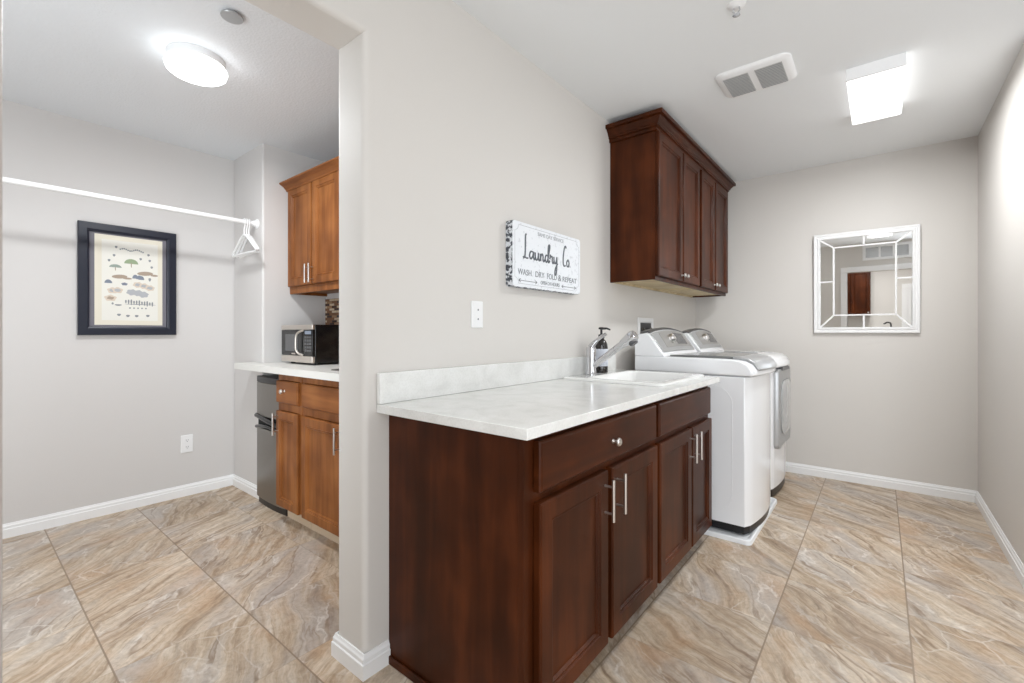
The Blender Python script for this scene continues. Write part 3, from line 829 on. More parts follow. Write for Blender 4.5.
for i, (a, b) in enumerate(((2.677, 3.102), (3.122, 3.474), (3.522, 3.865), (3.894, 4.270))):
    d = door_mb(fn, a, b, 1.506, 2.378, 0.022, 0.05).build('door', M['cherry'], t)
    ku = b - 0.022 if i % 2 == 0 else a + 0.022
    knob(fn, ku, 1.545, 0.022, d, 0.013)
def crown(name, path, prof, mat, parent):
    pts = [Vector(p) for p in path]; rings = []
    for i, p in enumerate(pts):
        ds = []
        if i > 0: ds.append((pts[i] - pts[i-1]).normalized())
        if i < len(pts)-1: ds.append((pts[i+1] - pts[i]).normalized())
        ns = [Vector((d.y, -d.x)) for d in ds]
        n = sum(ns, Vector((0, 0))).normalized(); k = 1 / max(0.3, n.dot(ns[0]))
        rings.append([(p.x + n.x*o*k, p.y + n.y*o*k, z) for o, z in prof])
    m = MB(); m.loops(rings); return m.build(name, mat, parent)
CZ = 2.378
prof = [(0, CZ), (0.014, CZ), (0.014, CZ + 0.020), (0.023, CZ + 0.022), (0.023, CZ + 0.033), (0.029, CZ + 0.037), (0.036, CZ + 0.052), (0.049, CZ + 0.066), (0.049, CZ + 0.071), (0.066, CZ + 0.073), (0.066, CZ + 0.096), (0, CZ + 0.096)]
crown('crown_molding', [(XL + 0.001, UY0), (UF, UY0), (UF, UY1), (XL + 0.001, UY1)], prof, M['cherry_h'], t)

# ------------------------------------------------------------------ sign
t = thing('wall_sign', 'distressed white wooden Laundry Co. sign on the wall above the countertop', 'sign', (XL, 1.95, 1.38))
SYa, SYb, SZa, SZb, SW = 1.622, 2.225, 1.376, 1.682, 0.042
mb = MB(); mb.prism(rrect(SYa, SYb, SZa, SZb, 0.016, 4), on_x(XL), 0.001, SW - 0.003); mb.build('board', M['sign_edge'], t, smooth=True)
mb = MB(); mb.prism(rrect(SYa + 0.001, SYb - 0.001, SZa + 0.001, SZb - 0.001, 0.016, 4), on_x(XL), SW - 0.0028, SW); mb.build('face_panel', M['sign_face'], t)
fs = on_x(XL)
yc = (SYa + SYb) / 2
# thin scrolled border line with notched corners
mb = MB(); bo = []
i0, i1 = 0.016, 0.045
Y0, Y1, Z0, Z1 = SYa + i0, SYb - i0, SZa + i0, SZb - i0
for cyy, czz, a0 in ((Y1, Z0, PI), (Y1, Z1, -PI/2), (Y0, Z1, 0), (Y0, Z0, PI/2)):
    for k in range(7):
        a = a0 - k * PI / 2 / 6
        bo.append((cyy + 0.028*math.cos(a), czz + 0.028*math.sin(a)))
mb.tube([fs(u, v, SW) for u, v in bo], 0.0010, 6, closed=True); mb.build('border_line', M['ink_light'], t)
strokes = {
 'L': ([[(.42,3.15),(.28,3.0),(.24,2.2),(.22,1.0),(.14,.15),(-.12,-.05),(.05,.12),(.45,.0),(.72,.05)]], .85),
 'a': ([[(.75,.95),(.35,1),(.1,.5),(.3,.02),(.65,.4),(.8,1),(.8,.3),(.95,0),(1.12,.3)]], 1.08),
 'u': ([[(0,1),(.05,.3),(.25,0),(.5,.3),(.6,1),(.6,.3),(.75,0),(.95,.35)]], .93),
 'n': ([[(0,1),(.05,0),(.1,.6),(.35,1),(.5,.7),(.5,.2),(.65,0),(.85,.3)]], .85),
 'd': ([[(.6,.9),(.25,.95),(.05,.45),(.25,0),(.55,.4),(.92,2.1),(.85,2.5),(.65,2.1),(.6,.5),(.72,0),(.95,.3)]], .95),
 'r': ([[(0,.5),(.1,1.1),(.2,.9),(.45,.95),(.45,.4),(.6,.0),(.8,.3)]], .78),
 'y': ([[(0,1),(.05,.3),(.25,.05),(.5,.4),(.6,1),(.58,-.4),(.45,-1.45),(.2,-1.5),(.3,-.7),(.75,.1)]], .85),
 ' ': ([], .95),
 'C': ([[(.72,2.65),(.6,2.95),(.35,2.6),(.12,1.3),(.12,.35),(.3,-.02),(.6,.1)]], .75),
 'o': ([[(.4,1),(.1,.6),(.2,.05),(.5,.05),(.6,.6),(.4,1),(.32,.85)]], .72),
 '.': ([[(.05,.02),(.12,.05)]], .2)}
tot = sum(strokes[c][1] for c in 'Laundry Co.')
XS, ZS = 0.415 / tot, 0.036
u = SYa + 0.085; z0 = 1.517
mb = MB()
for c in 'Laundry Co.':
    for st in strokes[c][0]:
        pp = catmull(st, 6) if len(st) > 2 else [Vector(q) for q in st]
        rad = 0.0046
        ring = [rad * (0.75 + 0.5 * abs((pp[min(i+1, len(pp)-1)] - pp[max(i-1, 0)]).normalized().y)) for i in range(len(pp))]
        P3 = [Vector(fs(u + q.x * XS, z0 + q.y * ZS, 0)) for q in pp]
        mb.tube(P3, ring, 8)
    u += strokes[c][1] * XS
# flatten the strokes onto the face
for v in mb.bm.verts: v.co.x = XL + SW + max(0.0, (v.co.x - XL)) * 0.35 + 0.0002 if v.co.x > XL else XL + SW
mb.build('script_lettering', M['ink'], t, smooth=True)
def add_text(items, name, mat, parent):
    bm = bmesh.new()
    for a in items:
        me = text_mb(*a[:1], a[1], fs, a[2], a[3], SW + 0.0008, 0.0006, 'CENTER', a[4]); bm.from_mesh(me); bpy.data.meshes.remove(me)
    m = MB(); m.bm.free(); m.bm = bm; return m.build(name, mat, parent)
add_text([('SAME DAY SERVICE', 0.026, yc + 0.012, 1.645, 0.235)], 'lettering', M['ink_light'], t)
for it in [('WASH', 0.040, SYa + 0.092, 1.446, 0.105), ('DRY', 0.040, SYa + 0.213, 1.446, 0.075), ('FOLD', 0.040, SYa + 0.320, 1.446, 0.088), ('&', 0.046, SYa + 0.392, 1.446, 0.030), ('REPEAT', 0.038, SYa + 0.490, 1.444, 0.140), ('OPEN 24 HOURS', 0.026, yc + 0.004, 1.409, 0.17)]: add_text([it], 'lettering', M['ink_mid'], t)
for a, b in ((SYa + 0.045, SYa + 0.19), (SYb - 0.19, SYb - 0.05)):
    mb = MB(); mb.tube([fs(a, 1.407, SW), fs(b, 1.407, SW)], 0.0014, 6)
    for e, s in ((a, 1), (b, -1)):
        for q in (-1, 1): mb.tube([fs(e, 1.407, SW), fs(e + 0.014*s, 1.407 + 0.008*q, SW)], 0.0016, 6)
    mb.build('arrow', M['ink'], t)

# ------------------------------------------------------------------ wall plates
def plate(name, label, fn, u0, u1, v0, v1, cat, loc):
    t = thing(name, label, cat, loc)
    mb = MB(); mb.loops([[fn(u, v, w) for u, v in rrect(u0 + i, u1 - i, v0 + i, v1 - i, 0.004, 3)] for i, w in ((0, 0.0005), (0, 0.004), (0.003, 0.0065))]); mb.build('cover', M['white_plastic'], t)
    uc, vc = (u0 + u1) / 2, (v0 + v1) / 2
    return t, uc, vc
fn = on_x(XL)
t, uc, vc = plate('wall_plate', 'white rectangular wall plate beside the corner of the opening, left of the Laundry sign', fn, 1.392, 1.462, 1.182, 1.297, 'wall plate', (XL, 1.427, 1.24))
mb = MB(); mb.loops([[fn(u, v, w) for u, v in rrect(uc - 0.0165, uc + 0.0165, vc - 0.033, vc + 0.033, 0.003, 3)] for w in (0.006, 0.0075)]); mb.build('insert', M['white_plastic'], t)
for dz in (-0.02, 0.02):
    mb = MB(); mb.lathe(fn(uc + 0.002, vc + dz, 0.0072), (1, 0, 0), [(0.0042, 0), (0.0040, 0.0012), (0, 0.0012)], 14); mb.build('jack', M['slot'], t)
fn = on_x(XP)
t, uc, vc = plate('wall_outlet', 'white duplex outlet low on the closet wall below the framed picture', fn, 1.03, 1.103, 0.308, 0.432, 'outlet', (XP, 1.066, 0.37))
for dz in (-0.024, 0.024):
    mb = MB(); mb.loops([[fn(u, v, w) for u, v in rrect(uc - 0.017, uc + 0.017, vc + dz - 0.015, vc + dz + 0.015, 0.008, 4)] for w in (0.006, 0.008)]); s_ = mb.build('socket', M['white_plastic'], t)
    mb = MB()
    for du in (-0.006, 0.006): mb.box(XP + 0.0079, XP + 0.0086, uc + du - 0.0012, uc + du + 0.0012, vc + dz - 0.002, vc + dz + 0.008)
    mb.lathe(fn(uc, vc + dz - 0.007, 0.0079), (1, 0, 0), [(0.0028, 0), (0.0028, 0.0008)], 10); mb.build('slots', M['slot'], s_)

# ------------------------------------------------------------------ mirror (hung, leaning very slightly forward)
MXa, MXb, MZa, MZb = -0.417, 0.226, 1.160, 1.945
t = thing('wall_mirror', 'square white framed mirror with white lattice bars on the back wall', 'mirror', ((MXa + MXb)/2, YB, MZa))
tilt = Matrix.Translation((0, YB, MZa)) @ Matrix.Rotation(math.radians(0.9), 4, 'X') @ Matrix.Translation((0, -YB, -MZa))
fm = on_y(YB - 0.006)
FW = 0.042
def rr_(i, w): return [fm(u, v, w) for u, v in rect(MXa + i, MXb - i, MZa + i, MZb - i)]
mb = MB(); mb.loops([rr_(0, 0), rr_(0, 0.018), rr_(0.004, 0.022), (rr_(0.014, 0.022)), rr_(0.017, 0.018), rr_(0.026, 0.018), rr_(0.030, 0.024), rr_(FW, 0.024), rr_(FW + 0.003, 0.008), rr_(FW + 0.003, 0.0)], closed=True)
mb.build('frame', M['trim'], t, tf=tilt)
mb = MB(); mb.box(MXa + FW - 0.003, MXb - FW + 0.003, YB - 0.013, YB - 0.009, MZa + FW - 0.003, MZb - FW + 0.003); mb.build('mirror_glass', M['mirror'], t, tf=tilt)
mb = MB()
ia, ib, ja, jb = -0.285, 0.092, 1.300, 1.832
fa, fb, ga, gb = MXa + FW, MXb - FW, MZa + FW, MZb - FW
bw = 0.0055
def bar(u0, v0, u1, v1):
    d = Vector((u1 - u0, v1 - v0)).normalized(); n = Vector((-d.y, d.x)) * bw
    q = [(u0 + n.x, v0 + n.y), (u0 - n.x, v0 - n.y), (u1 - n.x, v1 - n.y), (u1 + n.x, v1 + n.y)]
    mb.prism(q, fm, 0.0072, 0.016)
for a in ((ia, ja, ib, ja), (ia, jb, ib, jb), (ia, ja, ia, jb), (ib, ja, ib, jb), (fa, ga, ia, ja), (fb, ga, ib, ja), (fa, gb, ia, jb), (fb, gb, ib, jb)): bar(*a)
uc, vc = (ia + ib)/2, (ja + jb)/2
bar(uc, ga, uc, ja); bar(uc, jb, uc, gb); bar(fa, vc, ia, vc); bar(ib, vc, fb, vc)
mb.build('lattice', M['trim'], t, tf=tilt)

# ------------------------------------------------------------------ ceiling fixtures, laundry
def panel_light(label, x0, x1, y0, y1):
    t = thing('ceiling_light', label, 'ceiling light', ((x0 + x1)/2, (y0 + y1)/2, H), 'rectangular ceiling lights')
    mb = MB(); mb.box(x0, x1, y0, y0 + 0.012, H - 0.062, H - 0.0005); mb.box(x0, x1, y1 - 0.012, y1, H - 0.062, H - 0.0005)
    mb.box(x0 + 0.01, x1 - 0.01, y0 + 0.01, y1 - 0.01, H - 0.022, H - 0.0005); mb.build('housing', M['white_plastic'], t, bevel=0.002)
    ol = rrect(x0 + 0.001, x1 - 0.001, H - 0.061, H - 0.018, 0.014, 4)
    mb = MB(); mb.loops([[(u, y, v) for u, v in ol] for y in (y0 + 0.0125, y1 - 0.0125)]); mb.build('diffuser', M['panel_glow'], t, smooth=True)
panel_light('lit rectangular ceiling light near the back wall, right of the vent', -0.136, 0.100, 2.885, 3.535)
panel_light('lit rectangular ceiling light seen only in the mirror', -0.15, 0.14, 0.10, 0.75)

t = thing('ceiling_vent', 'white exhaust vent with two grey grilles in the laundry ceiling', 'vent', (-0.507, 2.665, H))
fz = on_z(H)
mb = MB(); mb.loops([[fz(u, v, w) for u, v in rrect(-0.682 + i, -0.334 - i, 2.520 + i, 2.815 - i, 0.045, 6)] for i, w in ((0, 0.0005), (0.001, 0.006), (0.012, 0.016), (0.035, 0.020))])
mb.build('cover', M['white_plastic'], t, smooth=True)
for a, b in ((-0.645, -0.526), (-0.496, -0.374)):
    g = MB(); g.prism(rect(a, b, 2.562, 2.775), fz, 0.0201, 0.0215); gg = g.build('grille', M['grille'], t)
    g = MB()
    for k in range(14):
        vv = 2.570 + k * 0.0155
        g.prism(rect(a + 0.003, b - 0.003, vv, vv + 0.004), fz, 0.0215, 0.0235)
    g.build('louvers', M['enamel_grey'], gg)

t = thing('sprinkler', 'small white fire sprinkler head in the laundry ceiling, near the top edge', 'sprinkler', (-0.459, 2.035, H))
mb = MB(); mb.lathe((-0.459, 2.035, H - 0.0003), (0, 0, -1), [(0.036, 0), (0.034, 0.004), (0.018, 0.010), (0.014, 0.012), (0, 0.012)]); mb.build('escutcheon', M['white_plastic'], t, smooth=True)
mb = MB()
for s in (-1, 1): mb.tube([(-0.459 + 0.010*s, 2.035, H - 0.010), (-0.459 + 0.013*s, 2.035, H - 0.025), (-0.459, 2.035, H - 0.042)], 0.003, 8)
mb.lathe((-0.459, 2.035, H - 0.041), (0, 0, -1), [(0.014, 0), (0.015, 0.003), (0, 0.004)], 16); mb.build('deflector', M['chrome'], t, smooth=True)

# ------------------------------------------------------------------ closet: lights, picture, rod, hangers
cx_, cy_ = -2.545, 0.745
t = thing('ceiling_light', 'round white flush ceiling light, lit, in the closet', 'ceiling light', (cx_, cy_, HC))
mb = MB(); mb.lathe((cx_, cy_, HC - 0.0005), (0, 0, -1), [(0.116, 0), (0.118, 0.004), (0.118, 0.036), (0.112, 0.038), (0.110, 0.040), (0, 0.040)], 48); mb.build('base_ring', M['white_plastic'], t, smooth=True)
mb = MB(); mb.lathe((cx_, cy_, HC - 0.0408), (0, 0, -1), [(0.112, 0), (0.124, 0.003), (0.127, 0.012), (0.122, 0.030), (0.110, 0.040), (0.07, 0.047), (0, 0.049)], 48); mb.build('diffuser', M['round_glow'], t, smooth=True)
t = thing('ceiling_cover_plate', 'small round grey cover plate on the closet ceiling next to the round light', 'cover plate', (-2.083, 0.735, HC))
mb = MB(); mb.lathe((-2.083, 0.735, HC - 0.0005), (0, 0, -1), [(0.030, 0), (0.030, 0.010), (0.041, 0.011), (0.042, 0.014), (0.040, 0.017), (0, 0.018)], 32); mb.build('cap', M['silver'], t, smooth=True)

PYa, PYb, PZa, PZb = 0.495, 0.997, 1.147, 1.852
t = thing('framed_picture', 'botanical chart print in a wide navy black frame on the closet wall', 'picture', (XP, (PYa + PYb)/2, PZa))
fp = on_x(XP)
def pr(i, w): return [fp(u, v, w) for u, v in rect(PYa + i, PYb - i, PZa + i, PZb - i)]
mb = MB(); mb.loops([pr(0, 0.001), pr(0, 0.028), pr(0.003, 0.032), pr(0.040, 0.032), pr(0.046, 0.028), pr(0.052, 0.026), pr(0.054, 0.012), pr(0.054, 0.001)], closed=True); mb.build('frame', M['navy'], t)
mb = MB(); mb.prism(rect(PYa + 0.05, PYb - 0.05, PZa + 0.05, PZb - 0.05), fp, 0.004, 0.011); mb.build('mat', M['mat_board'], t)
A0, A1, B0, B1 = 0.573, 0.921, 1.212, 1.788
pa = MB(); pa.prism(rect(A0, A1, B0, B1), fp, 0.0111, 0.0125); paper = pa.build('print', M['paper'], t)
pa = MB(); pa.prism(rect(A0 + 0.034, A1 - 0.026, B0 + 0.03, B1 - 0.03), fp, 0.0126, 0.0130); pa.build('inner_sheet', M['paper_white'], paper)
art = MB(); lay = [0.0131]; mats = ['brown_ink', 'green_ink', 'tan_ink', 'blue_ink', 'teal_ink', 'ink_mid', 'ink_light']
def el(u, v, a, b, mi, lobes=0, n=20):
    art.mi = mi; pts = []
    for k in range(n):
        th = 2*PI*k/n; r = 1 + (0.12*math.sin(lobes*th) if lobes else 0)
        pts.append((A0 + (u + a*r*math.cos(th)) * (A1 - A0), B0 + (v + b*r*math.sin(th)) * (B1 - B0)))
    art.prism(pts, fp, 0.0130, lay[0]); lay[0] += 0.000012
def dome(u, v, a, b, mi):
    art.mi = mi; pts = [(u - a, v)] + [(u + a*math.cos(PI - PI*k/10), v + b*math.sin(PI*k/10)) for k in range(1, 10)] + [(u + a, v)]
    art.prism([(A0 + p*(A1 - A0), B0 + q*(B1 - B0)) for p, q in pts], fp, 0.0130, lay[0]); lay[0] += 0.000012
dome(.52, .70, .105, .055, 1); el(.52, .685, .008, .03, 0); dome(.29, .645, .09, .035, 4); el(.29, .63, .007, .022, 0)
el(.73, .60, .12, .024, 0, 2); el(.87, .585, .06, .012, 0); el(.35, .545, .11, .022, 0, 2); el(.46, .53, .07, .011, 0)
for u, v in ((.58, .535), (.64, .53), (.67, .525)): dome(u, v, .045, .045, 3)
dome(.19, .465, .055, .04, 3); el(.42, .465, .045, .016, 3, 5); el(.80, .535, .02, .02, 5, 3)
for u, v in ((.62, .465), (.71, .455), (.80, .435)): el(u, v, .075, .032, 2, 6); el(u, v, .045, .017, 6, 4)
for u, v in ((.25, .385), (.32, .39)): el(u, v, .075, .033, 2, 5); el(u, v, .045, .018, 6)
for u, v in ((.53, .375), (.62, .37), (.70, .355)): el(u, v, .08, .034, 6, 6)
el(.22, .30, .085, .034, 2, 5); el(.22, .30, .05, .017, 0, 4)
for k in range(11): el(.44 + k*.040, .268 - k*.002, .013, .020 + .007*(k % 3), 5, 3, 10)
el(.66, .238, .24, .004, 5)
el(.33, .225, .05, .009, 5, 3); el(.25, .24, .015, .012, 5)
for k in range(5): el(.50 + k*.06, .195, .013, .009, 5, 3, 10)
for u, v in ((.34, .115), (.47, .105), (.60, .105), (.77, .11)): el(u, v, .028, .013, 5, 3, 12)
for k in range(13): el(.36 + k*.028, .855 + .010*math.sin(k*0.9), .013, .009, 5, 3, 8)
for u, v in ((.30, .875), (.78, .82), (.27, .78), (.66, .765), (.80, .755), (.20, .72), (.83, .68)): el(u, v, .02, .014, 5, 3, 10)
art.build('illustrations', [M[m] for m in mats], paper)

t = thing('closet_rod', 'long white closet hanging rod in front of the picture wall', 'rod', (-3.42, 0.4, 1.94))
rx, rz = -3.425, 1.931
mb = MB(); mb.tube([(rx, -0.88, rz), (rx, YS - 0.004, rz)], 0.015, 16); mb.build('pole', M['trim'], t, smooth=True)
mb = MB(); mb.lathe((rx, YS - 0.0005, rz), (0, -1, 0), [(0.034, 0), (0.033, 0.006), (0.022, 0.010), (0.020, 0.028), (0.0155, 0.028)], 24); mb.build('end_socket', M['trim'], t, smooth=True)
def hanger(label):
    y = 0; t = thing('clothes_hanger', label, 'hanger', (rx, 0, rz), 'white hangers on the closet rod')
    mb = MB()
    hook = [(-0.019, 0.002), (-0.016, 0.014), (-0.004, 0.021), (0.010, 0.019), (0.020, 0.008), (0.019, -0.012), (0.008, -0.035), (0.0, -0.055), (0.0, -0.085)]
    mb.tube([(rx + a, 0, rz + b) for a, b in catmull(hook, 4)], 0.0042, 8); mb.build('hook', M['white_plastic'], t, smooth=True)
    mb = MB()
    w, zb, za = 0.185, -0.215, -0.088
    loop = [(0, za), (0.05, za - 0.022), (0.13, zb + 0.045), (w - 0.012, zb + 0.014), (w, zb + 0.002), (w - 0.01, zb - 0.008), (0.09, zb - 0.004), (-0.09, zb - 0.004), (-w + 0.01, zb - 0.008), (-w, zb + 0.002), (-w + 0.012, zb + 0.014), (-0.13, zb + 0.045), (-0.05, za - 0.022)]
    mb.tube([(rx + a, 0, rz + b) for a, b in loop], 0.0075, 8, closed=True); mb.build('frame', M['white_plastic'], t, smooth=True)
    return t
h0 = hanger('white plastic clothes hanger on the closet rod, farthest from the wall socket')
def copy_tree(o, parent=None):
    c = o.copy(); COL.objects.link(c); c.parent = parent
    for ch in o.children: copy_tree(ch, c)
    return c
hs = [h0]
for lab in ('white plastic clothes hanger on the closet rod, second from the wall socket', 'white plastic clothes hanger on the closet rod, nearest the wall socket'):
    c = copy_tree(h0); c['label'] = lab; hs.append(c)
for hh, y, rz_ in zip(hs, (1.284, 1.299, 1.314), (0.03, 0.0, -0.05)):
    hh.location = (rx, y, rz); hh.rotation_euler = (0, 0, rz_)

# ------------------------------------------------------------------ closet kitchenette
CF = 1.29          # face frame plane (doors stand 20 mm proud)
KZ0, KZ1 = 0.912, 0.952
def closet_base(label, x0, x1, drawer, doors, hs_side, has_knob):
    t = thing('base_cabinet', label, 'cabinet', ((x0 + x1)/2, CF + 0.25, 0), 'medium brown closet base cabinets')
    c = MB(); zb, zt = 0.10, KZ0 - 0.001
    yb = YA - 0.002
    cb = CF + 0.0205
    c.box(x0, x0 + 0.018, cb, yb, zb, zt); c.box(x1 - 0.018, x1, cb, yb, zb, zt); c.box(x0 + 0.018, x1 - 0.018, yb - 0.008, yb, zb, zt); c.box(x0 + 0.018, x1 - 0.018, cb, yb - 0.009, zb, zb + 0.018)
    c.box(x0, x0 + 0.03, CF, CF + 0.02, zb, zt); c.box(x1 - 0.03, x1, CF, CF + 0.02, zb, zt)
    for za, zb2 in ((zt - 0.04, zt), (0.685, 0.735), (zb, zb + 0.03)): c.box(x0 + 0.03, x1 - 0.03, CF, CF + 0.02, za, zb2)
    for (a, b), (a2, b2) in zip(doors, doors[1:]): c.box(b - 0.02, a2 + 0.02, CF, CF + 0.02, zb + 0.03, 0.685)
    c.build('carcass', M['maple'], t)
    k = MB(); k.box(x0, x1, CF + 0.055, CF + 0.07, 0, zb); k.build('toe_kick', M['toe'], t)
    fn = on_y(CF)
    d = slab_mb(fn, drawer[0], drawer[1], 0.733, 0.868).build('drawer' if has_knob else 'false_front', M['maple_h'], t)
    if has_knob: knob(fn, (drawer[0] + drawer[1])/2 - 0.02, 0.808, 0.02, d)
    for (a, b), s in zip(doors, hs_side):
        dd = door_mb(fn, a, b, 0.098, 0.682, 0.02, 0.05 if b - a > 0.3 else 0.045).build('door', M['maple'], t)
        bar_handle(fn, b - 0.03 if s > 0 else a + 0.03, 0.535, 0.672, 0.02, dd)
closet_base('narrow medium brown closet base cabinet, one knobbed drawer over one door, beside the mini fridge', -2.912, -2.612, (-2.908, -2.634), ((-2.908, -2.634),), (-1,), True)
closet_base('wide medium brown closet sink base cabinet between the narrow cabinet and the opening', -2.608, -1.66, (-2.586, -1.69), ((-2.586, -2.143), (-2.125, -1.69)), (1, -1), False)

t = thing('countertop', 'pale laminate closet countertop over the mini fridge and brown cabinets', 'countertop', (-2.42, 1.5, KZ0))
mb = MB()
yF = 1.245
o_ = [(-3.49, yF), (XLB - 0.001, yF), (XLB - 0.001, YA - 0.001), (XA + 0.001, YA - 0.001), (XA + 0.001, YS - 0.001), (-3.49, YS - 0.001)]
KS = (-2.40, -1.90, 1.335, 1.70)
sk = [(KS[0]+.012, KS[2]+.012), (KS[1]-.012, KS[2]+.012), (KS[1]-.012, KS[3]-.012), (KS[0]+.012, KS[3]-.012)]
for z, fl in ((KZ0, True), (KZ1, False)):
    pass
# slab as boxes around the sink cut-out, joined in one mesh
def cbox(x0, x1, y0, y1): mb.box(x0, x1, y0, y1, KZ0, KZ1)
cbox(-3.49, XA + 0.001, yF, YS - 0.001); cbox(XA + 0.001, sk[0][0], yF, YA - 0.001); cbox(sk[1][0], XLB - 0.001, yF, YA - 0.001)
cbox(sk[0][0], sk[1][0], yF, sk[0][1]); cbox(sk[0][0], sk[1][0], sk[2][1], YA - 0.001)
mb.build('slab', M['laminate'], t)
t = thing('sink', 'small stainless sink in the closet countertop', 'sink', (-2.15, 1.52, KZ1))
mb = MB()
def rk(i, z, r): return [(u, v, z) for u, v in rrect(KS[0]+i, KS[1]-i, KS[2]+i, KS[3]-i, r)]
mb.loops([rk(0, KZ1 + 0.0004, 0.03), rk(0.003, KZ1 + 0.004, 0.03), rk(0.02, KZ1 + 0.004, 0.04), rk(0.03, KZ1 - 0.006, 0.04), rk(0.04, KZ1 - 0.14, 0.04), rk(0.06, KZ1 - 0.15, 0.04)], cap0=False); mb.build('basin', M['steel'], t, smooth=True)

t = thing('tile_backsplash', 'brown and cream mosaic tile backsplash behind the closet counter', 'backsplash', (-2.4, YA, KZ1))
mb = MB(); mb.box(XA + 0.004, XLB - 0.002, YA - 0.008, YA - 0.0005, KZ1 + 0.0005, 1.42); mb.build('tiles', M['mosaic'], t)

UKF = 1.557
t = thing('wall_cabinet', 'medium brown closet wall cabinet with crown molding above the microwave', 'cabinet', (-2.6, 1.7, 1.442))
mb = MB(); x0, x1, z0, z1 = XA + 0.004, XLB - 0.004, 1.442, 2.20
KB = UKF + 0.0205
mb.box(x0, x0 + 0.018, KB, YA - 0.002, z0, z1); mb.box(x1 - 0.018, x1, KB, YA - 0.002, z0, z1); mb.box(x0 + 0.018, x1 - 0.018, KB, YA - 0.002, z1 - 0.018, z1)
mb.box(x0 + 0.018, x1 - 0.018, KB, YA - 0.002, z0 + 0.02, z0 + 0.035); mb.box(x0, x1, UKF, UKF + 0.02, z0, z0 + 0.06); mb.box(x0, x1, UKF, UKF + 0.02, z1 - 0.05, z1)
for xa_ in (x0, -3.0, -2.64, -2.11, x1 - 0.03): mb.box(xa_, xa_ + 0.03, UKF, UKF + 0.02, z0 + 0.06, z1 - 0.05)
mb.build('carcass', M['maple'], t)
fn = on_y(UKF); w_ = 0.445
xs = [(-3.326, -2.992), (-2.978, -2.640), (-2.60, -2.10), (-2.08, -1.58)]
for i, (a, b) in enumerate(xs):
    d = door_mb(fn, a, b, 1.492, 2.190, 0.022, 0.05).build('door', M['maple'], t)
    bar_handle(fn, b - 0.02 if i % 2 == 0 else a + 0.02, 1.488 + 0.01, 1.626, 0.022, d)
CZ = 2.180
prof2 = [(0.004, CZ), (0.026, CZ), (0.030, CZ + 0.010), (0.036, CZ + 0.016), (0.048, CZ + 0.028), (0.062, CZ + 0.036), (0.070, CZ + 0.040), (0.076, CZ + 0.044), (0.076, CZ + 0.052), (0.004, CZ + 0.052)]
mb = MB(); mb.loops([[(x, UKF - o, z) for o, z in prof2] for x in (XA + 0.003, XLB - 0.004)]); mb.build('crown_molding', M['maple_h'], t)

# mini fridge
FXa, FXb, FYf = -3.385, -2.925, 1.331
FXa = XA + 0.004
t = thing('mini_fridge', 'stainless mini fridge with black trim under the closet counter', 'fridge', (-3.13, 1.55, 0))
FXb = -2.918
mb = MB(); mb.box(FXa + 0.004, FXb, FYf + 0.05, YA - 0.04, 0.02, 0.862); mb.build('body', M['black'], t, bevel=0.004)
def fpl(x0, x1, yb, yf, k, n=12):
    pts = [(x0, yb)]
    for i in range(n + 1):
        s = i / n; pts.append((x0 + (x1 - x0)*s, yf - k * (1 - (2*s - 1)**2)))
    pts.append((x1, yb)); return pts
def fslab(name, z0, z1, mat, par, yf=FYf, k=0.012):
    m = MB(); P_ = fpl(FXa, FXb, FYf + 0.048, yf, k); m.loops([[(x, y, z) for x, y in P_] for z in (z0, z1)]); return m.build(name, mat, par, bevel=0.003)
fd = fslab('freezer_door', 0.602, 0.826, M['steel'], t); fslab('door_top_trim', 0.827, 0.868, M['black'], fd)
mn = fslab('main_door', 0.045, 0.520, M['steel'], t)
m = MB(); P_ = fpl(FXa, FXb, FYf + 0.048, FYf + 0.010, 0.012); m.loops([[(x, y, z) for x, y in P_] for z in (0.5205, 0.6015)]); m.build('handle_recess', M['slot_black'], t)
m = MB()
arc = [(FXa + 0.003 + (FXb - FXa - 0.006)*i/14, FYf - 0.012*(1 - (2*i/14 - 1)**2) - 0.002, 0.597 - 0.045*(i/14)**1.3) for i in range(15)]
m.tube(arc, 0.016, 10); m.build('freezer_handle', M['black_gloss'], fd, smooth=True)
m = MB()
arc = [(FXa + 0.003 + (FXb - FXa - 0.006)*i/14, FYf - 0.012*(1 - (2*i/14 - 1)**2) - 0.002, 0.520 + 0.022*math.sin(PI*i/14)) for i in range(15)]
m.tube(arc, 0.012, 10); m.build('main_handle', M['black_gloss'], mn, smooth=True)
m = MB(); P_ = fpl(FXa + 0.004, FXb - 0.004, FYf + 0.05, FYf + 0.012, 0.012); m.loops([[(x, y, z) for x, y in P_] for z in (0.0, 0.044)]); m.build('kick_plate', M['black'], t)

# microwave
mx0, mx1, my0, my1, mz0, mz1 = -3.240, -2.812, 1.452, 1.80, KZ1 + 0.012, 1.214
t = thing('microwave', 'stainless and black microwave oven on the closet counter', 'microwave', ((mx0 + mx1)/2, 1.62, KZ1))
mb = MB(); mb.box(mx0 + 0.002, mx1, my0 + 0.02, my1, mz0, mz1); mb.build('case', M['black_gloss'], t, bevel=0.006, seg=3)
for x in (mx0 + 0.05, mx1 - 0.05):
    for y in (my0 + 0.06, my1 - 0.05):
        mb = MB(); mb.lathe((x, y, KZ1 + 0.0003), (0,0,1), [(0.014, 0), (0.014, 0.013)], 14); mb.build('foot', M['black'], t)
fn = on_y(my0 + 0.02)
mb = MB(); mb.prism(rect(mx0, mx1, mz0 + 0.002, mz0 + 0.046), fn, 0.0003, 0.020); mb.build('lower_trim', M['steel_light'], t, bevel=0.004)
mb = MB(); mb.prism(rect(mx0, mx1, mz1 - 0.032, mz1), fn, 0.0003, 0.020); mb.build('upper_trim', M['steel_light'], t, bevel=0.004)
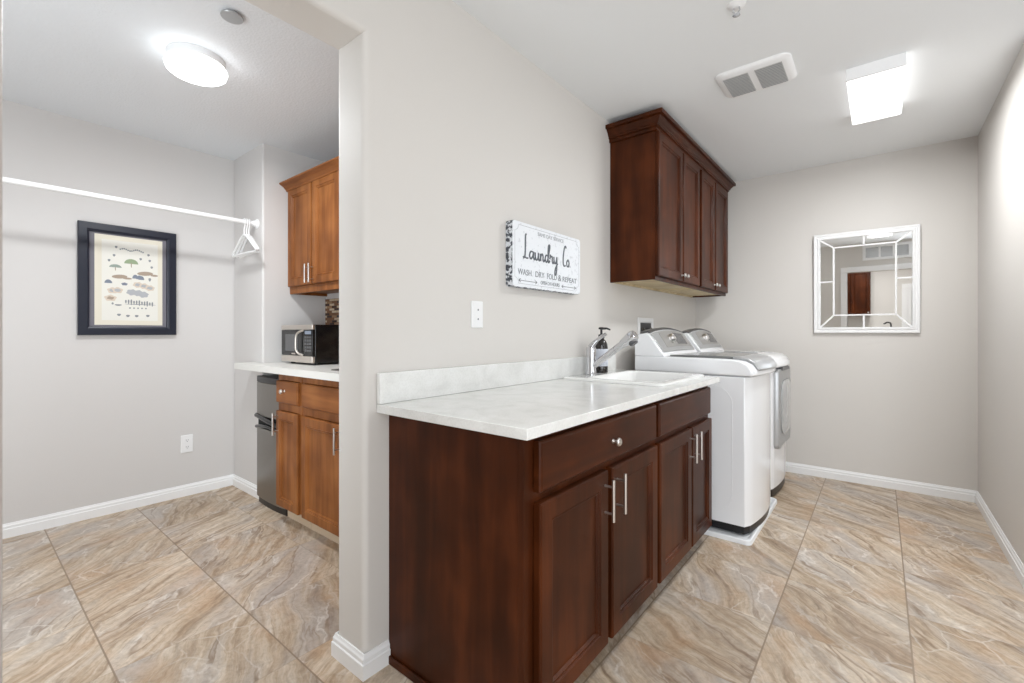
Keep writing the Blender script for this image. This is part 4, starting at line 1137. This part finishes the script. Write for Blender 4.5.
mb = MB(); mb.prism(rect(mx0, mx0 + 0.31, mz0 + 0.047, mz1 - 0.033), fn, 0.0003, 0.018); dr = mb.build('door', M['black_gloss'], t, bevel=0.003)
mb = MB(); mb.prism(rect(mx0 + 0.06, mx0 + 0.238, mz0 + 0.075, mz1 - 0.062), fn, 0.0181, 0.0188); mb.build('window', M['display'], dr)
mb = MB(); mb.prism(rect(mx0 + 0.311, mx1, mz0 + 0.047, mz1 - 0.033), fn, 0.0003, 0.018); cp = mb.build('control_panel', M['black_gloss'], t, bevel=0.003)
mb = MB(); hx = mx0 + 0.258
mb.tube([fn(u, v, w) for u, v, w in catmull([(hx + 0.055, mz1 - 0.036, 0.018), (hx + 0.02, mz1 - 0.050, 0.034), (hx, mz1 - 0.075, 0.040), (hx - 0.002, mz0 + 0.12, 0.042), (hx, mz0 + 0.085, 0.040), (hx + 0.02, mz0 + 0.062, 0.034), (hx + 0.055, mz0 + 0.05, 0.018)], 4)], 0.007, 10)
mb.build('handle', M['steel_light'], dr, smooth=True)
mb = MB()
for r in range(5):
    for c in range(3):
        u = mx0 + 0.330 + c*0.030; v = mz0 + 0.075 + r*0.022
        mb.prism(rect(u, u + 0.022, v, v + 0.013), fn, 0.0181, 0.0195)
mb.build('buttons', M['display'], cp)
mb = MB(); mb.prism(rect(mx0 + 0.33, mx1 - 0.015, mz1 - 0.062, mz1 - 0.040), fn, 0.0181, 0.0190); mb.build('readout', M['blue_ink'], cp)
mb = MB(); mb.prism(rect(mx0 + 0.15, mx0 + 0.20, mz0 + 0.053, mz0 + 0.062), fn, 0.0181, 0.0186); mb.build('badge', M['steel_light'], dr)

# ------------------------------------------------------------------ room beyond the camera, seen in the mirror
t = thing('wall_cabinet', 'dark brown wall cabinet in the far room, seen in the mirror', 'cabinet', (-0.5, -3.0, 1.3))
YH = -3.18
mb = MB(); mb.box(-0.80, -0.15, YH + 0.001, YH + 0.30, 1.30, 2.2); mb.build('carcass', M['cherry'], t)
fr_ = lambda u, v, w: (u, YH + 0.30 + w, v)
for a, b, s in ((-0.79, -0.48, 0), (-0.47, -0.155, 1)):
    d = door_mb(fr_, a, b, 1.31, 2.19).build('door', M['cherry'], t); knob(fr_, b - 0.03 if s else a + 0.03, 1.345, 0.02, d)
t = thing('base_cabinet', 'dark brown counter cabinet in the far room behind the camera', 'cabinet', (-0.5, -2.9, 0))
mb = MB(); mb.box(-0.75, 0.31, YH + 0.001, YH + 0.58, 0.0, 0.88); mb.build('carcass', M['cherry'], t)
mb = MB(); mb.box(-0.76, 0.32, YH + 0.001, YH + 0.61, 0.8805, 0.915); mb.build('counter', M['quartz'], t)
for a, b in ((-0.74, -0.23), (-0.21, 0.30)):
    f2 = lambda u, v, w: (u, YH + 0.58 + w, v)
    d = door_mb(f2, a, b, 0.1, 0.86).build('door', M['cherry'], t)
t = thing('faucet', 'black gooseneck faucet on the far room counter, seen in the mirror', 'faucet', (0.17, -2.95, 0.915))
mb = MB(); mb.lathe((0.17, -2.95, 0.9155), (0,0,1), [(0.025, 0), (0.024, 0.02), (0.014, 0.03), (0.013, 0.05), (0, 0.05)], 20); mb.build('base', M['black'], t, smooth=True)
mb = MB(); mb.tube(catmull([(0.17, -2.95, 0.955), (0.17, -2.95, 1.08), (0.155, -2.93, 1.13), (0.11, -2.90, 1.14), (0.06, -2.87, 1.11)], 5), 0.014, 10); mb.build('spout', M['black'], t, smooth=True)
t = thing('air_register', 'white return air register above the cased opening, seen in the mirror', 'vent', (0.08, YREAR, 2.215))
fy_ = lambda u, v, w: (u, YREAR + w, v)
mb = MB(); mb.loops([[fy_(u, v, w) for u, v in rect(-0.23 + i, 0.40 - i, 2.215 + i, 2.465 - i)] for i, w in ((0, 0.0005), (0, 0.014), (0.038, 0.016), (0.040, 0.003))])
mb.build('frame', M['trim'], t)
mb = MB(); mb.prism(rect(-0.188, 0.358, 2.257, 2.423), fy_, 0.0032, 0.005); mb.build('grille', M['silver'], t)
for u in (-0.005, 0.175):
    mb = MB(); mb.prism(rect(u - 0.014, u + 0.014, 2.257, 2.423), fy_, 0.0051, 0.014)
    mb.build('divider', M['trim'], t)
